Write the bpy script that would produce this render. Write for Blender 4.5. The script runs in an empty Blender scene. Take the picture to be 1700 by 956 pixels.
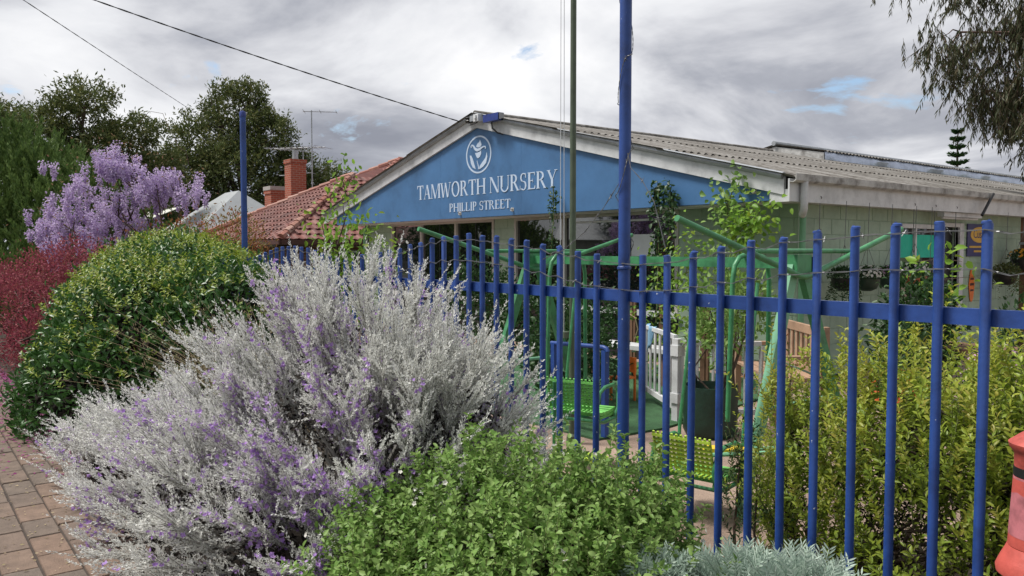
import bpy, math, random
import numpy as np
from mathutils import Vector, Matrix
R = math.radians
rng = np.random.default_rng(7)
random.seed(7)
sc = bpy.context.scene
COL = sc.collection

# ------------------------------------------------------------------ camera
cam_d = bpy.data.cameras.new("camera"); cam = bpy.data.objects.new("camera", cam_d); COL.objects.link(cam)
cam_d.sensor_width = 36; cam_d.lens = 36 * 1330 / 1700; cam_d.clip_start = 0.05; cam_d.clip_end = 2000
cam.location = (0, 0, 1.6)
cam.rotation_euler = (R(90) - math.atan(62 / 1330), 0, R(52.2))
sc.camera = cam

# ------------------------------------------------------------------ sky, sun, exposure
SUN_EL, SUN_AZ = 60, 222          # azimuth: degrees clockwise from +Y
w = bpy.data.worlds.new("World"); sc.world = w; w.use_nodes = True
nt = w.node_tree; N = nt.nodes; L = nt.links
for n in list(N): N.remove(n)
def nd(t, **k):
    n = N.new(t)
    for a, b in k.items(): setattr(n, a, b)
    return n
out = nd('ShaderNodeOutputWorld')
sky = nd('ShaderNodeTexSky', sky_type='NISHITA'); sky.sun_disc = False
sky.sun_elevation = R(SUN_EL); sky.sun_rotation = R(SUN_AZ)
bg1 = nd('ShaderNodeBackground'); bg1.inputs[1].default_value = 0.09
L.new(sky.outputs[0], bg1.inputs[0])
tc = nd('ShaderNodeTexCoord'); sep = nd('ShaderNodeSeparateXYZ'); L.new(tc.outputs['Generated'], sep.inputs[0])
az = nd('ShaderNodeMath', operation='ABSOLUTE'); L.new(sep.outputs[2], az.inputs[0])
ad = nd('ShaderNodeMath', operation='ADD'); L.new(az.outputs[0], ad.inputs[0]); ad.inputs[1].default_value = 0.22
dx = nd('ShaderNodeMath', operation='DIVIDE'); L.new(sep.outputs[0], dx.inputs[0]); L.new(ad.outputs[0], dx.inputs[1])
dy = nd('ShaderNodeMath', operation='DIVIDE'); L.new(sep.outputs[1], dy.inputs[0]); L.new(ad.outputs[0], dy.inputs[1])
cb = nd('ShaderNodeCombineXYZ'); L.new(dx.outputs[0], cb.inputs[0]); L.new(dy.outputs[0], cb.inputs[1]); cb.inputs[2].default_value = 3.7
def noise(scale, detail, rough, dist):
    n = nd('ShaderNodeTexNoise'); n.inputs['Scale'].default_value = scale; n.inputs['Detail'].default_value = detail
    n.inputs['Roughness'].default_value = rough; n.inputs['Distortion'].default_value = dist
    L.new(cb.outputs[0], n.inputs['Vector']); return n
n1 = noise(1.15, 10, 0.55, 0.35)
r1 = nd('ShaderNodeValToRGB'); L.new(n1.outputs[0], r1.inputs[0])
e = r1.color_ramp.elements; e[0].position = 0.33; e[0].color = (0.27, 0.285, 0.335, 1); e[1].position = 0.70; e[1].color = (0.93, 0.93, 0.94, 1)
for p_, c_ in ((0.43, (0.39, 0.405, 0.455)), (0.50, (0.58, 0.59, 0.63)), (0.57, (0.74, 0.75, 0.78))):
    m_ = r1.color_ramp.elements.new(p_); m_.color = (*c_, 1)
bg2 = nd('ShaderNodeBackground'); L.new(r1.outputs[0], bg2.inputs[0]); bg2.inputs[1].default_value = 0.63
n2 = noise(2.3, 6, 0.6, 0.4)
r2 = nd('ShaderNodeValToRGB'); L.new(n2.outputs[0], r2.inputs[0])
r2.color_ramp.elements[0].position = 0.30; r2.color_ramp.elements[1].position = 0.385
mx = nd('ShaderNodeMixShader'); L.new(r2.outputs[0], mx.inputs[0]); L.new(bg1.outputs[0], mx.inputs[1]); L.new(bg2.outputs[0], mx.inputs[2])
L.new(mx.outputs[0], out.inputs[0])
sun_d = bpy.data.lights.new("sun", 'SUN'); sun_d.energy = 2.8; sun_d.angle = R(16); sun_d.color = (1, 0.96, 0.9)
sun = bpy.data.objects.new("sun", sun_d); COL.objects.link(sun)
sdir = Vector((math.sin(R(SUN_AZ)) * math.cos(R(SUN_EL)), math.cos(R(SUN_AZ)) * math.cos(R(SUN_EL)), math.sin(R(SUN_EL))))
sun.rotation_euler = sdir.to_track_quat('Z', 'Y').to_euler()
sc.view_settings.view_transform = 'Standard'; sc.view_settings.look = 'None'
sc.view_settings.gamma = 1; sc.view_settings.exposure = 0.84; sc.view_settings.use_curve_mapping = False

# ------------------------------------------------------------------ materials
def _base(name):
    m = bpy.data.materials.new(name); m.use_nodes = True
    return m, m.node_tree, m.node_tree.nodes['Principled BSDF']
def ramp(t, fac, stops):
    r = t.nodes.new('ShaderNodeValToRGB'); t.links.new(fac, r.inputs[0])
    el = r.color_ramp.elements
    el[0].position, el[0].color = stops[0][0], (*stops[0][1], 1)
    el[1].position, el[1].color = stops[-1][0], (*stops[-1][1], 1)
    for p, c in stops[1:-1]:
        q = el.new(p); q.color = (*c, 1)
    return r
def mat(name, col, rough=0.6, var=0.18, scale=6.0, bump=0.0, bscale=60.0, metal=0.0, spec=0.5, col2=None, ior=None, detail=6):
    """painted / mineral surface with uneven colour and optional relief"""
    m, t, b = _base(name)
    o = t.nodes.new('ShaderNodeTexCoord')
    n = t.nodes.new('ShaderNodeTexNoise'); n.inputs['Scale'].default_value = scale; n.inputs['Detail'].default_value = detail; n.inputs['Roughness'].default_value = 0.65
    t.links.new(o.outputs['Object'], n.inputs['Vector'])
    c2 = col2 or tuple(c * (1 - var) for c in col); c1 = tuple(min(1, c * (1 + var * 0.6)) for c in col)
    r = ramp(t, n.outputs[0], [(0.32, c2), (0.5, col), (0.7, c1)])
    t.links.new(r.outputs[0], b.inputs['Base Color'])
    b.inputs['Roughness'].default_value = rough; b.inputs['Metallic'].default_value = metal
    b.inputs['Specular IOR Level'].default_value = spec
    if ior: b.inputs['IOR'].default_value = ior
    if bump:
        n3 = t.nodes.new('ShaderNodeTexNoise'); n3.inputs['Scale'].default_value = bscale; n3.inputs['Detail'].default_value = 5
        t.links.new(o.outputs['Object'], n3.inputs['Vector'])
        bp = t.nodes.new('ShaderNodeBump'); bp.inputs['Strength'].default_value = bump; bp.inputs['Distance'].default_value = 0.02
        t.links.new(n3.outputs[0], bp.inputs['Height']); t.links.new(bp.outputs[0], b.inputs['Normal'])
    return m
def leafmat(name, cols, trans=0.3, rough=0.5, spec=0.35):
    """each leaf (mesh island) takes its own tone"""
    m, t, b = _base(name)
    g = t.nodes.new('ShaderNodeNewGeometry')
    k = len(cols)
    r = ramp(t, g.outputs['Random Per Island'], [(i / (k - 1), c) for i, c in enumerate(cols)])
    t.links.new(r.outputs[0], b.inputs['Base Color'])
    b.inputs['Roughness'].default_value = rough; b.inputs['Specular IOR Level'].default_value = spec
    tr = t.nodes.new('ShaderNodeBsdfTranslucent'); t.links.new(r.outputs[0], tr.inputs[0])
    ms = t.nodes.new('ShaderNodeMixShader'); ms.inputs[0].default_value = trans
    o = t.nodes['Material Output']
    t.links.new(b.outputs[0], ms.inputs[1]); t.links.new(tr.outputs[0], ms.inputs[2]); t.links.new(ms.outputs[0], o.inputs[0])
    return m
def islandmat(name, cols, rough=0.8, bump=0.3, bscale=60, nscale=14, stain=0.75):
    """one tone per object (bricks, tiles, pavers), with grain and stains"""
    m, t, b = _base(name)
    g = t.nodes.new('ShaderNodeObjectInfo'); o = t.nodes.new('ShaderNodeNewGeometry')
    k = len(cols)
    ad_ = t.nodes.new('ShaderNodeMath'); ad_.operation = 'ADD'; t.links.new(g.outputs['Random'], ad_.inputs[0]); t.links.new(o.outputs['Random Per Island'], ad_.inputs[1])
    fr = t.nodes.new('ShaderNodeMath'); fr.operation = 'FRACT'; t.links.new(ad_.outputs[0], fr.inputs[0])
    r = ramp(t, fr.outputs[0], [(i / (k - 1), c) for i, c in enumerate(cols)])
    n = t.nodes.new('ShaderNodeTexNoise'); n.inputs['Scale'].default_value = nscale; n.inputs['Detail'].default_value = 8; n.inputs['Roughness'].default_value = 0.7
    t.links.new(o.outputs['Position'], n.inputs['Vector'])
    r2_ = ramp(t, n.outputs[0], [(0.3, (stain,) * 3), (0.65, (1.08,) * 3)])
    mm = t.nodes.new('ShaderNodeMix'); mm.data_type = 'RGBA'; mm.blend_type = 'MULTIPLY'; mm.inputs[0].default_value = 1
    t.links.new(r.outputs[0], mm.inputs[6]); t.links.new(r2_.outputs[0], mm.inputs[7]); t.links.new(mm.outputs[2], b.inputs['Base Color'])
    b.inputs['Roughness'].default_value = rough
    n3 = t.nodes.new('ShaderNodeTexNoise'); n3.inputs['Scale'].default_value = bscale; n3.inputs['Detail'].default_value = 4
    t.links.new(o.outputs['Position'], n3.inputs['Vector'])
    bp = t.nodes.new('ShaderNodeBump'); bp.inputs['Strength'].default_value = bump; bp.inputs['Distance'].default_value = 0.01
    t.links.new(n3.outputs[0], bp.inputs['Height']); t.links.new(bp.outputs[0], b.inputs['Normal'])
    return m
M = {}
M['blue'] = mat('royal_blue_paint', (0.019, 0.060, 0.245), 0.44, 0.4, 5, 0.05, 60)
_t = M['blue'].node_tree; _b = _t.nodes['Principled BSDF']; _src = _b.inputs['Base Color'].links[0].from_socket
_g = _t.nodes.new('ShaderNodeNewGeometry'); _n = _t.nodes.new('ShaderNodeTexNoise'); _n.inputs['Scale'].default_value = 38; _n.inputs['Detail'].default_value = 3
_t.links.new(_g.outputs['Position'], _n.inputs['Vector']); _r = ramp(_t, _n.outputs[0], [(.735, (0, 0, 0)), (.755, (1, 1, 1))])
_m = _t.nodes.new('ShaderNodeMix'); _m.data_type = 'RGBA'; _t.links.new(_r.outputs[0], _m.inputs[0]); _t.links.new(_src, _m.inputs[6]); _m.inputs[7].default_value = (.5, .52, .58, 1); _t.links.new(_m.outputs[2], _b.inputs['Base Color'])
M['navy'] = mat('navy_blue_paint', (0.02, 0.042, 0.22), 0.4, 0.3, 9)
M['sign'] = mat('blue_sign_paint', (0.055, 0.15, 0.315), 0.5, 0.3, 1.1, 0.05, 14)
M['letter'] = mat('pale_lettering', (0.50, 0.60, 0.74), 0.6, 0.06, 8)
M['white'] = mat('weathered_white_paint', (0.56, 0.57, 0.58), 0.6, 0.26, 3.5, 0.05, 40)
M['grey_metal'] = mat('grey_galvanised_metal', (0.34, 0.36, 0.38), 0.45, 0.3, 5, 0.05, 40, 0.3)
def roofmat():
    m, t, b = _base('lichened_fibro_roof'); o = t.nodes.new('ShaderNodeNewGeometry')
    mp = t.nodes.new('ShaderNodeMapping'); mp.inputs['Scale'].default_value = (.45, 2.2, 1); t.links.new(o.outputs['Position'], mp.inputs[0])
    def nz(sc_, src): q = t.nodes.new('ShaderNodeTexNoise'); q.inputs['Scale'].default_value = sc_; q.inputs['Detail'].default_value = 10; q.inputs['Roughness'].default_value = .7; t.links.new(src, q.inputs['Vector']); return q
    r1_ = ramp(t, nz(1.3, mp.outputs[0]).outputs[0], [(.34, (.07, .064, .056)), (.47, (.15, .14, .125)), (.58, (.225, .215, .2)), (.72, (.30, .295, .285))])
    r2_ = ramp(t, nz(9, o.outputs['Position']).outputs[0], [(.36, (.42, .38, .34)), (.52, (1, 1, 1))])
    mm = t.nodes.new('ShaderNodeMix'); mm.data_type = 'RGBA'; mm.blend_type = 'MULTIPLY'; mm.inputs[0].default_value = 1
    t.links.new(r1_.outputs[0], mm.inputs[6]); t.links.new(r2_.outputs[0], mm.inputs[7]); t.links.new(mm.outputs[2], b.inputs['Base Color']); b.inputs['Roughness'].default_value = .9
    return m
M['roof'] = roofmat()
M['gutter'] = mat('dirty_gutter_paint', (0.40, 0.40, 0.39), 0.6, 0.55, 5, 0.1, 30, col2=(0.14, 0.13, 0.12), detail=10)
M['foil'] = mat('crumpled_foil', (0.50, 0.55, 0.66), 0.38, 0.25, 3, 0.9, 9, 0.7)
M['block'] = islandmat('pale_green_painted_block', [(0.31, 0.41, 0.315), (0.34, 0.44, 0.34), (0.32, 0.42, 0.32)], 0.7, 0.25, 60, 2.2, 0.72)
M['mortar'] = mat('painted_mortar', (0.28, 0.37, 0.28), 0.85, 0.15)
M['dark'] = mat('charcoal_paint', (0.018, 0.018, 0.02), 0.6, 0.3)
M['black'] = mat('black_plastic', (0.012, 0.012, 0.013), 0.45, 0.2)
M['glass'] = mat('tinted_window_glass', (0.008, 0.009, 0.012), 0.02, 0.1, 2, spec=0.5, ior=2.3)
M['alu'] = mat('window_frame_aluminium', (0.45, 0.43, 0.40), 0.45, 0.12)
M['pipe_green'] = mat('green_downpipe_paint', (0.16, 0.36, 0.21), 0.5, 0.15)
M['swing'] = mat('green_enamel_tube', (0.05, 0.22, 0.09), 0.42, 0.45, 9, 0.1, 50)
M['swing_pale'] = mat('faded_green_enamel', (0.16, 0.38, 0.23), 0.45, 0.2, 8)
M['flagpole'] = mat('olive_green_pole_paint', (0.075, 0.10, 0.062), 0.5, 0.3, 6)
M['lime'] = mat('lime_plastic', (0.40, 0.56, 0.06), 0.5, 0.35, 9)
M['limeg'] = mat('bright_green_plastic', (0.17, 0.50, 0.11), 0.5, 0.35, 9)
M['yellow'] = mat('yellow_plastic', (0.75, 0.52, 0.03), 0.4, 0.1)
M['red'] = mat('faded_red_enamel', (0.45, 0.08, 0.062), 0.5, 0.4, 9, 0.12, 40)
M['pink'] = mat('sun_faded_pink_enamel', (0.46, 0.15, 0.17), 0.55, 0.4, 14)
M['timber'] = mat('weathered_bench_timber', (0.34, 0.215, 0.14), 0.75, 0.3, 8, 0.1, 30)
M['stake'] = mat('brown_timber_stake', (0.16, 0.085, 0.05), 0.8, 0.35, 8)
M['brown'] = mat('brown_gutter_paint', (0.07, 0.022, 0.018), 0.5, 0.2)
M['wire'] = mat('galvanised_wire', (0.16, 0.16, 0.165), 0.4, 0.3, 20, metal=0.6)
M['cable'] = mat('black_cable_sheath', (0.02, 0.02, 0.022), 0.6, 0.2)
M['tile'] = islandmat('terracotta_tile', [(0.13, 0.038, 0.03), (0.19, 0.06, 0.046), (0.10, 0.032, 0.027), (0.23, 0.10, 0.082), (0.155, 0.046, 0.035)], 0.7, 0.2, 30, 5, 0.65)
M['ridge'] = islandmat('terracotta_ridge_tile', [(0.35, 0.17, 0.125), (0.28, 0.10, 0.075), (0.40, 0.24, 0.19)], 0.75, 0.2, 30, 5, 0.75)
M['palegrey'] = mat('pale_grey_steel_roof', (0.30, 0.32, 0.33), 0.5, 0.1, 2)
M['cream'] = mat('cream_steel_roof', (0.52, 0.53, 0.46), 0.5, 0.08, 2)
M['paver'] = islandmat('brown_concrete_paver', [(0.15, 0.112, 0.088), (0.18, 0.128, 0.097), (0.14, 0.112, 0.09), (0.205, 0.138, 0.10), (0.165, 0.128, 0.105)], 0.9, 0.6, 120, 9, 0.62)
M['sandjoint'] = mat('dark_joint_sand', (0.055, 0.042, 0.034), 0.95, 0.3, 20)
M['soil'] = mat('pinkish_decomposed_granite', (0.31, 0.225, 0.175), 0.95, 0.35, 3, 0.6, 70, col2=(0.20, 0.14, 0.11))
M['bed'] = mat('dark_garden_soil', (0.05, 0.038, 0.028), 0.95, 0.4, 6, 0.8, 40)
M['turf'] = mat('artificial_turf', (0.055, 0.15, 0.06), 0.85, 0.35, 7, 0.8, 300)
M['grassfar'] = mat('rough_grass', (0.07, 0.10, 0.035), 0.95, 0.4, 0.4)
M['asphalt'] = mat('asphalt', (0.05, 0.05, 0.052), 0.9, 0.3, 3, 0.4, 120)
M['concrete'] = mat('concrete', (0.36, 0.34, 0.32), 0.85, 0.2, 3, 0.2, 60)
M['bark'] = mat('rough_brown_bark', (0.085, 0.06, 0.045), 0.95, 0.4, 12, 0.8, 30)
M['gumbark'] = mat('gum_tree_bark', (0.14, 0.085, 0.07), 0.9, 0.4, 5, 0.5, 20)
M['twig'] = mat('pale_grey_twig', (0.30, 0.29, 0.26), 0.9, 0.3, 15)
M['greenstem'] = mat('green_brown_stem', (0.15, 0.17, 0.06), 0.9, 0.3, 15)
M['terracotta'] = mat('terracotta_pot', (0.40, 0.12, 0.055), 0.75, 0.15)
M['darkgreen'] = mat('dark_green_plastic', (0.010, 0.035, 0.022), 0.45, 0.3, 6, 0.3, 18)
M['cloth'] = mat('pale_blue_cloth', (0.22, 0.40, 0.58), 0.9, 0.15, 8)
M['tealcloth'] = mat('teal_shade_cloth', (0.02, 0.48, 0.33), 0.7, 0.12, 4)
M['purple'] = mat('navy_purple_sign_print', (0.040, 0.035, 0.13), 0.5, 0.1)
M['signyellow'] = mat('yellow_sign_print', (0.62, 0.36, 0.05), 0.5, 0.1)
M['orange'] = mat('orange_plastic', (0.70, 0.17, 0.03), 0.5, 0.12)
M['paper'] = mat('white_paper', (0.62, 0.63, 0.65), 0.8, 0.06)
M['printgreen'] = mat('printed_photo', (0.24, 0.26, 0.17), 0.8, 0.5, 25)
def brickmat(name, c1, c2, mo, s):
    m, t, b = _base(name)
    o = t.nodes.new('ShaderNodeTexCoord'); sp = t.nodes.new('ShaderNodeSeparateXYZ'); t.links.new(o.outputs['Object'], sp.inputs[0])
    sm = t.nodes.new('ShaderNodeMath'); sm.operation = 'ADD'; t.links.new(sp.outputs[0], sm.inputs[0]); t.links.new(sp.outputs[1], sm.inputs[1])
    c = t.nodes.new('ShaderNodeCombineXYZ'); t.links.new(sm.outputs[0], c.inputs[0]); t.links.new(sp.outputs[2], c.inputs[1])
    k = t.nodes.new('ShaderNodeTexBrick'); t.links.new(c.outputs[0], k.inputs['Vector']); k.inputs['Scale'].default_value = s
    k.inputs['Color1'].default_value = (*c1, 1); k.inputs['Color2'].default_value = (*c2, 1); k.inputs['Mortar'].default_value = (*mo, 1)
    k.inputs['Mortar Size'].default_value = 0.012; k.inputs['Brick Width'].default_value = 0.24; k.inputs['Row Height'].default_value = 0.086
    t.links.new(k.outputs[0], b.inputs['Base Color']); b.inputs['Roughness'].default_value = 0.85
    return m
M['brick'] = brickmat('red_brick', (0.36, 0.075, 0.035), (0.27, 0.06, 0.035), (0.34, 0.20, 0.15), 1.0)
M['wallbrick'] = brickmat('dark_red_brick', (0.20, 0.06, 0.04), (0.15, 0.05, 0.035), (0.22, 0.17, 0.14), 1.0)
# leaves
M['shadeleaf'] = leafmat('shade_dark_inner_leaf', [(0.030, 0.026, 0.024), (0.05, 0.042, 0.036), (0.022, 0.022, 0.02)], 0.05, 0.9, 0.1)  # near-black leaf colour that paints shade into the shrub interiors
M['silver'] = leafmat('silver_felted_leaf', [(0.70, 0.71, 0.67), (0.78, 0.78, 0.74), (0.73, 0.74, 0.70), (0.82, 0.82, 0.79)], 0.25, 0.85, 0.1)
M['mauve'] = leafmat('mauve_petal', [(0.40, 0.22, 0.64), (0.54, 0.36, 0.74), (0.46, 0.26, 0.62), (0.60, 0.45, 0.74)], 0.35, 0.6, 0.2)
M['hedge'] = leafmat('glossy_green_leaf', [(0.03, 0.085, 0.02), (0.045, 0.12, 0.025), (0.065, 0.155, 0.034), (0.035, 0.10, 0.02)], 0.25, 0.36, 0.5)
M['hedge_new'] = leafmat('yellow_green_new_leaf', [(0.20, 0.29, 0.03), (0.27, 0.33, 0.035), (0.15, 0.25, 0.03), (0.30, 0.28, 0.06)], 0.35, 0.42, 0.4)
M['fresh'] = leafmat('fresh_green_leaf', [(0.13, 0.25, 0.05), (0.20, 0.34, 0.08), (0.27, 0.39, 0.12), (0.15, 0.27, 0.05)], 0.35, 0.5, 0.3)
M['whitepetal'] = leafmat('cream_white_petal', [(0.75, 0.74, 0.66), (0.78, 0.75, 0.72)], 0.3, 0.6, 0.2)
M['lilly'] = leafmat('olive_yellow_leaf', [(0.19, 0.28, 0.04), (0.27, 0.36, 0.045), (0.36, 0.43, 0.055), (0.21, 0.31, 0.04)], 0.35, 0.42, 0.4)
M['lilly_new'] = leafmat('lime_yellow_shoot_leaf', [(0.40, 0.44, 0.06), (0.33, 0.39, 0.05), (0.42, 0.37, 0.08)], 0.4, 0.42, 0.4)
M['dusty'] = leafmat('grey_green_lobed_leaf', [(0.34, 0.45, 0.37), (0.43, 0.53, 0.45), (0.50, 0.59, 0.51)], 0.25, 0.8, 0.1)
M['pinkleaf'] = leafmat('crimson_pink_leaf', [(0.24, 0.045, 0.07), (0.34, 0.08, 0.11), (0.16, 0.035, 0.05), (0.40, 0.13, 0.12)], 0.3, 0.6, 0.2)
M['redtip'] = leafmat('reddish_nandina_leaf', [(0.34, 0.08, 0.05), (0.26, 0.16, 0.04), (0.14, 0.17, 0.03), (0.38, 0.10, 0.08)], 0.3, 0.5, 0.3)
M['wisteria'] = leafmat('lilac_wisteria_petal', [(0.50, 0.37, 0.64), (0.62, 0.50, 0.73), (0.70, 0.61, 0.78), (0.42, 0.29, 0.56)], 0.35, 0.6, 0.2)
M['bronze'] = leafmat('bronze_young_leaf', [(0.20, 0.13, 0.06), (0.27, 0.19, 0.10), (0.22, 0.11, 0.08)], 0.35, 0.5, 0.3)
M['conifer'] = leafmat('bright_conifer_spray', [(0.06, 0.11, 0.03), (0.10, 0.165, 0.045), (0.15, 0.22, 0.06), (0.075, 0.13, 0.035)], 0.2, 0.6, 0.2)
M['treeleaf'] = leafmat('dull_green_tree_leaf', [(0.055, 0.08, 0.025), (0.09, 0.12, 0.038), (0.13, 0.155, 0.05), (0.17, 0.165, 0.06)], 0.25, 0.55, 0.25)
M['darkleaf'] = leafmat('dark_green_leaf', [(0.018, 0.05, 0.015), (0.03, 0.075, 0.02), (0.045, 0.10, 0.028)], 0.25, 0.45, 0.35)
M['gum'] = leafmat('drooping_gum_leaf', [(0.035, 0.05, 0.02), (0.06, 0.075, 0.03), (0.10, 0.085, 0.045), (0.05, 0.06, 0.028)], 0.25, 0.5, 0.3)
M['limeleaf'] = leafmat('lime_green_leaf', [(0.18, 0.34, 0.045), (0.25, 0.42, 0.055), (0.14, 0.28, 0.04), (0.33, 0.43, 0.05)], 0.45, 0.45, 0.3)
M['straw'] = leafmat('straw_seed_stalk', [(0.36, 0.28, 0.17), (0.45, 0.37, 0.24), (0.28, 0.24, 0.12)], 0.2, 0.8, 0.2)
M['gold'] = leafmat('gold_flower', [(0.70, 0.40, 0.04), (0.72, 0.30, 0.03)], 0.3, 0.6, 0.2)
M['scarlet'] = leafmat('scarlet_flower', [(0.55, 0.05, 0.03), (0.62, 0.14, 0.03)], 0.3, 0.6, 0.2)
M['orchid'] = leafmat('pale_pink_mauve_flower', [(0.55, 0.30, 0.48), (0.62, 0.42, 0.58), (0.48, 0.22, 0.42)], 0.3, 0.6, 0.2)
M['petalfall'] = leafmat('fallen_magenta_petal', [(0.25, 0.045, 0.16), (0.32, 0.07, 0.21), (0.20, 0.04, 0.14)], 0.1, 0.7, 0.2)

# ------------------------------------------------------------------ mesh helpers
def put(o, parent=None, label=None, cat=None, group=None, kind=None):
    COL.objects.link(o)
    if parent is not None: o.parent = parent
    if label: o['label'] = label
    if cat: o['category'] = cat
    if group: o['group'] = group
    if kind: o['kind'] = kind
    return o
def thing(name, label, cat, loc=(0, 0, 0), group=None, rz=0):
    o = bpy.data.objects.new(name, None); o.empty_display_size = 0.2; o.location = loc; o.rotation_euler = (0, 0, rz)
    return put(o, None, label, cat, group)
class MB:
    def __init__(s): s.v = []; s.f = []
    def add(s, vs, fs):
        o = len(s.v); s.v += [tuple(p) for p in vs]; s.f += [tuple(i + o for i in f) for f in fs]; return s
    def box(s, a, b):
        x0, y0, z0 = a; x1, y1, z1 = b
        return s.add([(x0, y0, z0), (x1, y0, z0), (x1, y1, z0), (x0, y1, z0), (x0, y0, z1), (x1, y0, z1), (x1, y1, z1), (x0, y1, z1)],
                     [(0, 3, 2, 1), (4, 5, 6, 7), (0, 1, 5, 4), (1, 2, 6, 5), (2, 3, 7, 6), (3, 0, 4, 7)])
    def beam(s, p, q, w_, h_, up=(0, 0, 1)):
        p, q = Vector(p), Vector(q); d = (q - p).normalized(); u = Vector(up)
        if abs(d.dot(u)) > 0.98: u = Vector((0, 1, 0))
        sd = d.cross(u).normalized() * (w_ / 2); uu = sd.cross(d).normalized() * (h_ / 2)
        vs = [c + a * sd + b_ * uu for c in (p, q) for a, b_ in ((-1, -1), (1, -1), (1, 1), (-1, 1))]
        return s.add(vs, [(0, 1, 2, 3), (7, 6, 5, 4), (0, 4, 5, 1), (1, 5, 6, 2), (2, 6, 7, 3), (3, 7, 4, 0)])
    def tube(s, pts, r, n=8, cap=True):
        pts = [Vector(p) for p in pts]; k = len(pts); o = len(s.v)
        rs = r if isinstance(r, (list, tuple)) else [r] * k
        ref = None
        for i, p in enumerate(pts):
            d = (pts[min(i + 1, k - 1)] - pts[max(i - 1, 0)]).normalized()
            if ref is None: ref = d.orthogonal().normalized()
            a = (ref - d * ref.dot(d))
            a = a.normalized() if a.length > 1e-6 else d.orthogonal().normalized()
            ref = a; b_ = d.cross(a)
            for j in range(n):
                t = 2 * math.pi * j / n; s.v.append(tuple(p + (a * math.cos(t) + b_ * math.sin(t)) * rs[i]))
        for i in range(k - 1):
            for j in range(n):
                s.f.append((o + i * n + j, o + i * n + (j + 1) % n, o + (i + 1) * n + (j + 1) % n, o + (i + 1) * n + j))
        if cap:
            s.f.append(tuple(o + j for j in range(n))[::-1]); s.f.append(tuple(o + (k - 1) * n + j for j in range(n)))
        return s
    def lathe(s, prof, n=24, c=(0, 0, 0)):
        o = len(s.v); k = len(prof)
        for r, z in prof:
            for j in range(n):
                t = 2 * math.pi * j / n; s.v.append((c[0] + r * math.cos(t), c[1] + r * math.sin(t), c[2] + z))
        for i in range(k - 1):
            for j in range(n):
                s.f.append((o + i * n + j, o + i * n + (j + 1) % n, o + (i + 1) * n + (j + 1) % n, o + (i + 1) * n + j))
        s.f.append(tuple(o + j for j in range(n))[::-1]); s.f.append(tuple(o + (k - 1) * n + j for j in range(n)))
        return s
    def slab(s, poly, y0, y1):
        """polygon in the x-z plane given depth along y (front face at y0)"""
        n = len(poly); vs = [(x, y0, z) for x, z in poly] + [(x, y1, z) for x, z in poly]
        return s.add(vs, [tuple(range(n)), tuple(range(n, 2 * n))[::-1]] + [(i, i + n, (i + 1) % n + n, (i + 1) % n) for i in range(n)])
    def build(s, name, m, parent=None, smooth=False, **k):
        me = bpy.data.meshes.new(name); me.from_pydata(s.v, [], s.f); me.validate()
        me.materials.append(M[m] if isinstance(m, str) else m)
        if smooth:
            me.polygons.foreach_set('use_smooth', [True] * len(me.polygons)); me.set_sharp_from_angle(angle=R(40))
        me.update()
        return put(bpy.data.objects.new(name, me), parent, **k)
def np_mesh(name, v, f, m, parent=None, smooth=False, **k):
    """v (n,3), f (m,k) numpy -> mesh object"""
    me = bpy.data.meshes.new(name); v = np.ascontiguousarray(v, np.float32); f = np.ascontiguousarray(f, np.int32)
    me.vertices.add(len(v)); me.vertices.foreach_set('co', v.ravel())
    me.loops.add(f.size); me.loops.foreach_set('vertex_index', f.ravel())
    me.polygons.add(len(f)); me.polygons.foreach_set('loop_start', np.arange(0, f.size, f.shape[1], dtype=np.int32))
    if smooth: me.polygons.foreach_set('use_smooth', np.ones(len(f), bool))
    me.update(calc_edges=True); me.materials.append(M[m])
    if len(f) > 60 and f.shape[1] == 3: k.setdefault('kind', 'stuff')
    return put(bpy.data.objects.new(name, me), parent, **k)
def unit(a): return a / np.maximum(np.linalg.norm(a, axis=-1, keepdims=True), 1e-9)
def leaf_geo(p, d, nrm, ln, wd, fold=0.25, curl=0.0):
    """pointed leaf: base, two shoulders, tip; folded on the midrib"""
    d = unit(d); nrm = unit(nrm - d * np.sum(nrm * d, -1, keepdims=True)); s = np.cross(d, nrm)
    ln = np.broadcast_to(np.asarray(ln, float), (len(p),))[:, None]; wd = np.broadcast_to(np.asarray(wd, float), (len(p),))[:, None]
    v = np.stack([p, p + d * ln * 0.45 + s * wd * 0.5 + nrm * wd * fold, p + d * ln - nrm * ln * curl, p + d * ln * 0.45 - s * wd * 0.5 + nrm * wd * fold], 1).reshape(-1, 3)
    b = np.arange(len(p))[:, None] * 4
    f = np.concatenate([b + np.array([[0, 1, 2]]), b + np.array([[0, 2, 3]])], 0)
    return v, f
def leaf_geo6(p, d, nrm, ln, wd, fold=0.2, curl=0.15):
    """broader leaf of four faces for foliage seen close up"""
    d = unit(d); nrm = unit(nrm - d * np.sum(nrm * d, -1, keepdims=True)); s = np.cross(d, nrm)
    ln = np.broadcast_to(np.asarray(ln, float), (len(p),))[:, None]; wd = np.broadcast_to(np.asarray(wd, float), (len(p),))[:, None]
    up = nrm * wd * fold
    v = np.stack([p, p + d * ln * .3 + s * wd * .46 + up, p + d * ln * .68 + s * wd * .40 + up - nrm * ln * curl * .4, p + d * ln - nrm * ln * curl,
                  p + d * ln * .68 - s * wd * .40 + up - nrm * ln * curl * .4, p + d * ln * .3 - s * wd * .46 + up, p + d * ln * .5 - nrm * ln * curl * .15], 1).reshape(-1, 3)
    b = np.arange(len(p))[:, None] * 7
    f = np.concatenate([b + np.array([t]) for t in ([0, 1, 6], [1, 2, 6], [2, 3, 6], [3, 4, 6], [4, 5, 6], [5, 0, 6])], 0)
    return v, f
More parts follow.
